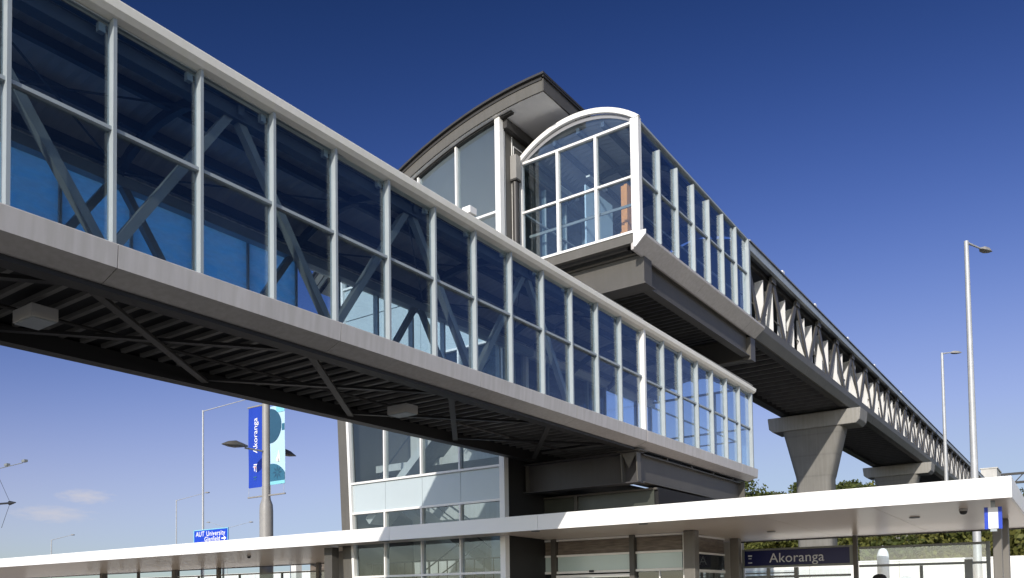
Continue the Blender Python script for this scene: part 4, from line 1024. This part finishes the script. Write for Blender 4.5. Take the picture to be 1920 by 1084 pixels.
tc = N.new('ShaderNodeTexCoord')
def VM(op, a, b):
    n = N.new('ShaderNodeVectorMath'); n.operation = op; L.new(a, n.inputs[0])
    n.inputs[1].default_value = b; return n.outputs['Vector']
# deep, polarised blue: cap the glare round the sun, then raise the contrast
g_ = VM('MINIMUM', VM('MULTIPLY', sky.outputs['Color'], (0.1, 0.1, 0.1)), (0.72, 0.72, 0.72))
p_ = VM('MULTIPLY', VM('POWER', g_, (3.35, 2.8, 3.15)), (74.8, 9.29, 10.23))
q_ = VM('ADD', VM('MULTIPLY', p_, (2.0, 1.4, 1.0)), (1, 1, 1))
dv = N.new('ShaderNodeVectorMath'); dv.operation = 'DIVIDE'; L.new(p_, dv.inputs[0]); L.new(q_, dv.inputs[1])
# boosted warm sky added on the unseen sun side as extra fill light
dn = N.new('ShaderNodeVectorMath'); dn.operation = 'DOT_PRODUCT'; L.new(tc.outputs['Generated'], dn.inputs[0]); dn.inputs[1].default_value = -SUN
mr = N.new('ShaderNodeMapRange'); mr.interpolation_type = 'SMOOTHSTEP'; mr.inputs['From Min'].default_value = -0.05; mr.inputs['From Max'].default_value = 0.75
L.new(dn.outputs['Value'], mr.inputs['Value'])
x_ = VM('MULTIPLY', VM('MINIMUM', VM('MULTIPLY', sky.outputs['Color'], (0.1, 0.1, 0.1)), (1.6, 1.6, 1.6)), (2.1, 1.75, 1.4))
xs = N.new('ShaderNodeVectorMath'); xs.operation = 'SCALE'; L.new(x_, xs.inputs[0]); L.new(mr.outputs['Result'], xs.inputs['Scale'])
sm = N.new('ShaderNodeVectorMath'); sm.operation = 'ADD'; L.new(dv.outputs['Vector'], sm.inputs[0]); L.new(xs.outputs['Vector'], sm.inputs[1])
prev = VM('MULTIPLY', sm.outputs['Vector'], (10, 10, 10))
for d, su, sv, de in (((0.455, 0.884, 0.1135), 0.026, 0.0075, 0.75), ((0.428, 0.898, 0.0935), 0.036, 0.0085, 0.7)):
    mx = N.new('ShaderNodeMix'); mx.data_type = 'RGBA'; L.new(cloud(d, su, sv, de), mx.inputs[0]); L.new(prev, mx.inputs[6]); mx.inputs[7].default_value = (6.1, 6.05, 6.7, 1); prev = mx.outputs[2]
L.new(prev, bg.inputs['Color']); L.new(bg.outputs[0], out.inputs['Surface'])
su = bpy.data.lights.new('sun', 'SUN'); su.energy = 4.2; su.angle = rad(0.5); su.color = (1.0, 0.94, 0.85)
so = bpy.data.objects.new('sun', su); COL.objects.link(so); so.rotation_euler = SUN.to_track_quat('-Z', 'Y').to_euler(); so.location = (-40, -8, 40)

cam = bpy.data.cameras.new('camera'); co = bpy.data.objects.new('camera', cam); COL.objects.link(co)
yaw, pit, rol = 0.615027666, 0.0385566326, -0.0143571787
f = Vector((math.cos(yaw), math.sin(yaw), 0)); r = Vector((math.sin(yaw), -math.cos(yaw), 0)); u = Vector((0, 0, 1))
f2 = math.cos(pit)*f + math.sin(pit)*u; u2 = math.cos(pit)*u - math.sin(pit)*f
r3 = math.cos(rol)*r + math.sin(rol)*u2; u3 = -math.sin(rol)*r + math.cos(rol)*u2
mw = Matrix((r3, u3, -f2)).transposed().to_4x4(); mw.translation = (0, 0, 1.7); co.matrix_world = mw
cam.sensor_width = 36; cam.sensor_fit = 'HORIZONTAL'; cam.lens = 1540.9 / 1920 * 36; cam.shift_y = (1057.544 - 542) / 1920
cam.clip_start = 0.05; cam.clip_end = 3000
S.camera = co
S.view_settings.view_transform = 'Standard'; S.view_settings.look = 'None'; S.view_settings.exposure = 0.0; S.view_settings.gamma = 1
S.cycles.transparent_max_bounces = 32; S.cycles.max_bounces = 10; S.cycles.diffuse_bounces = 4
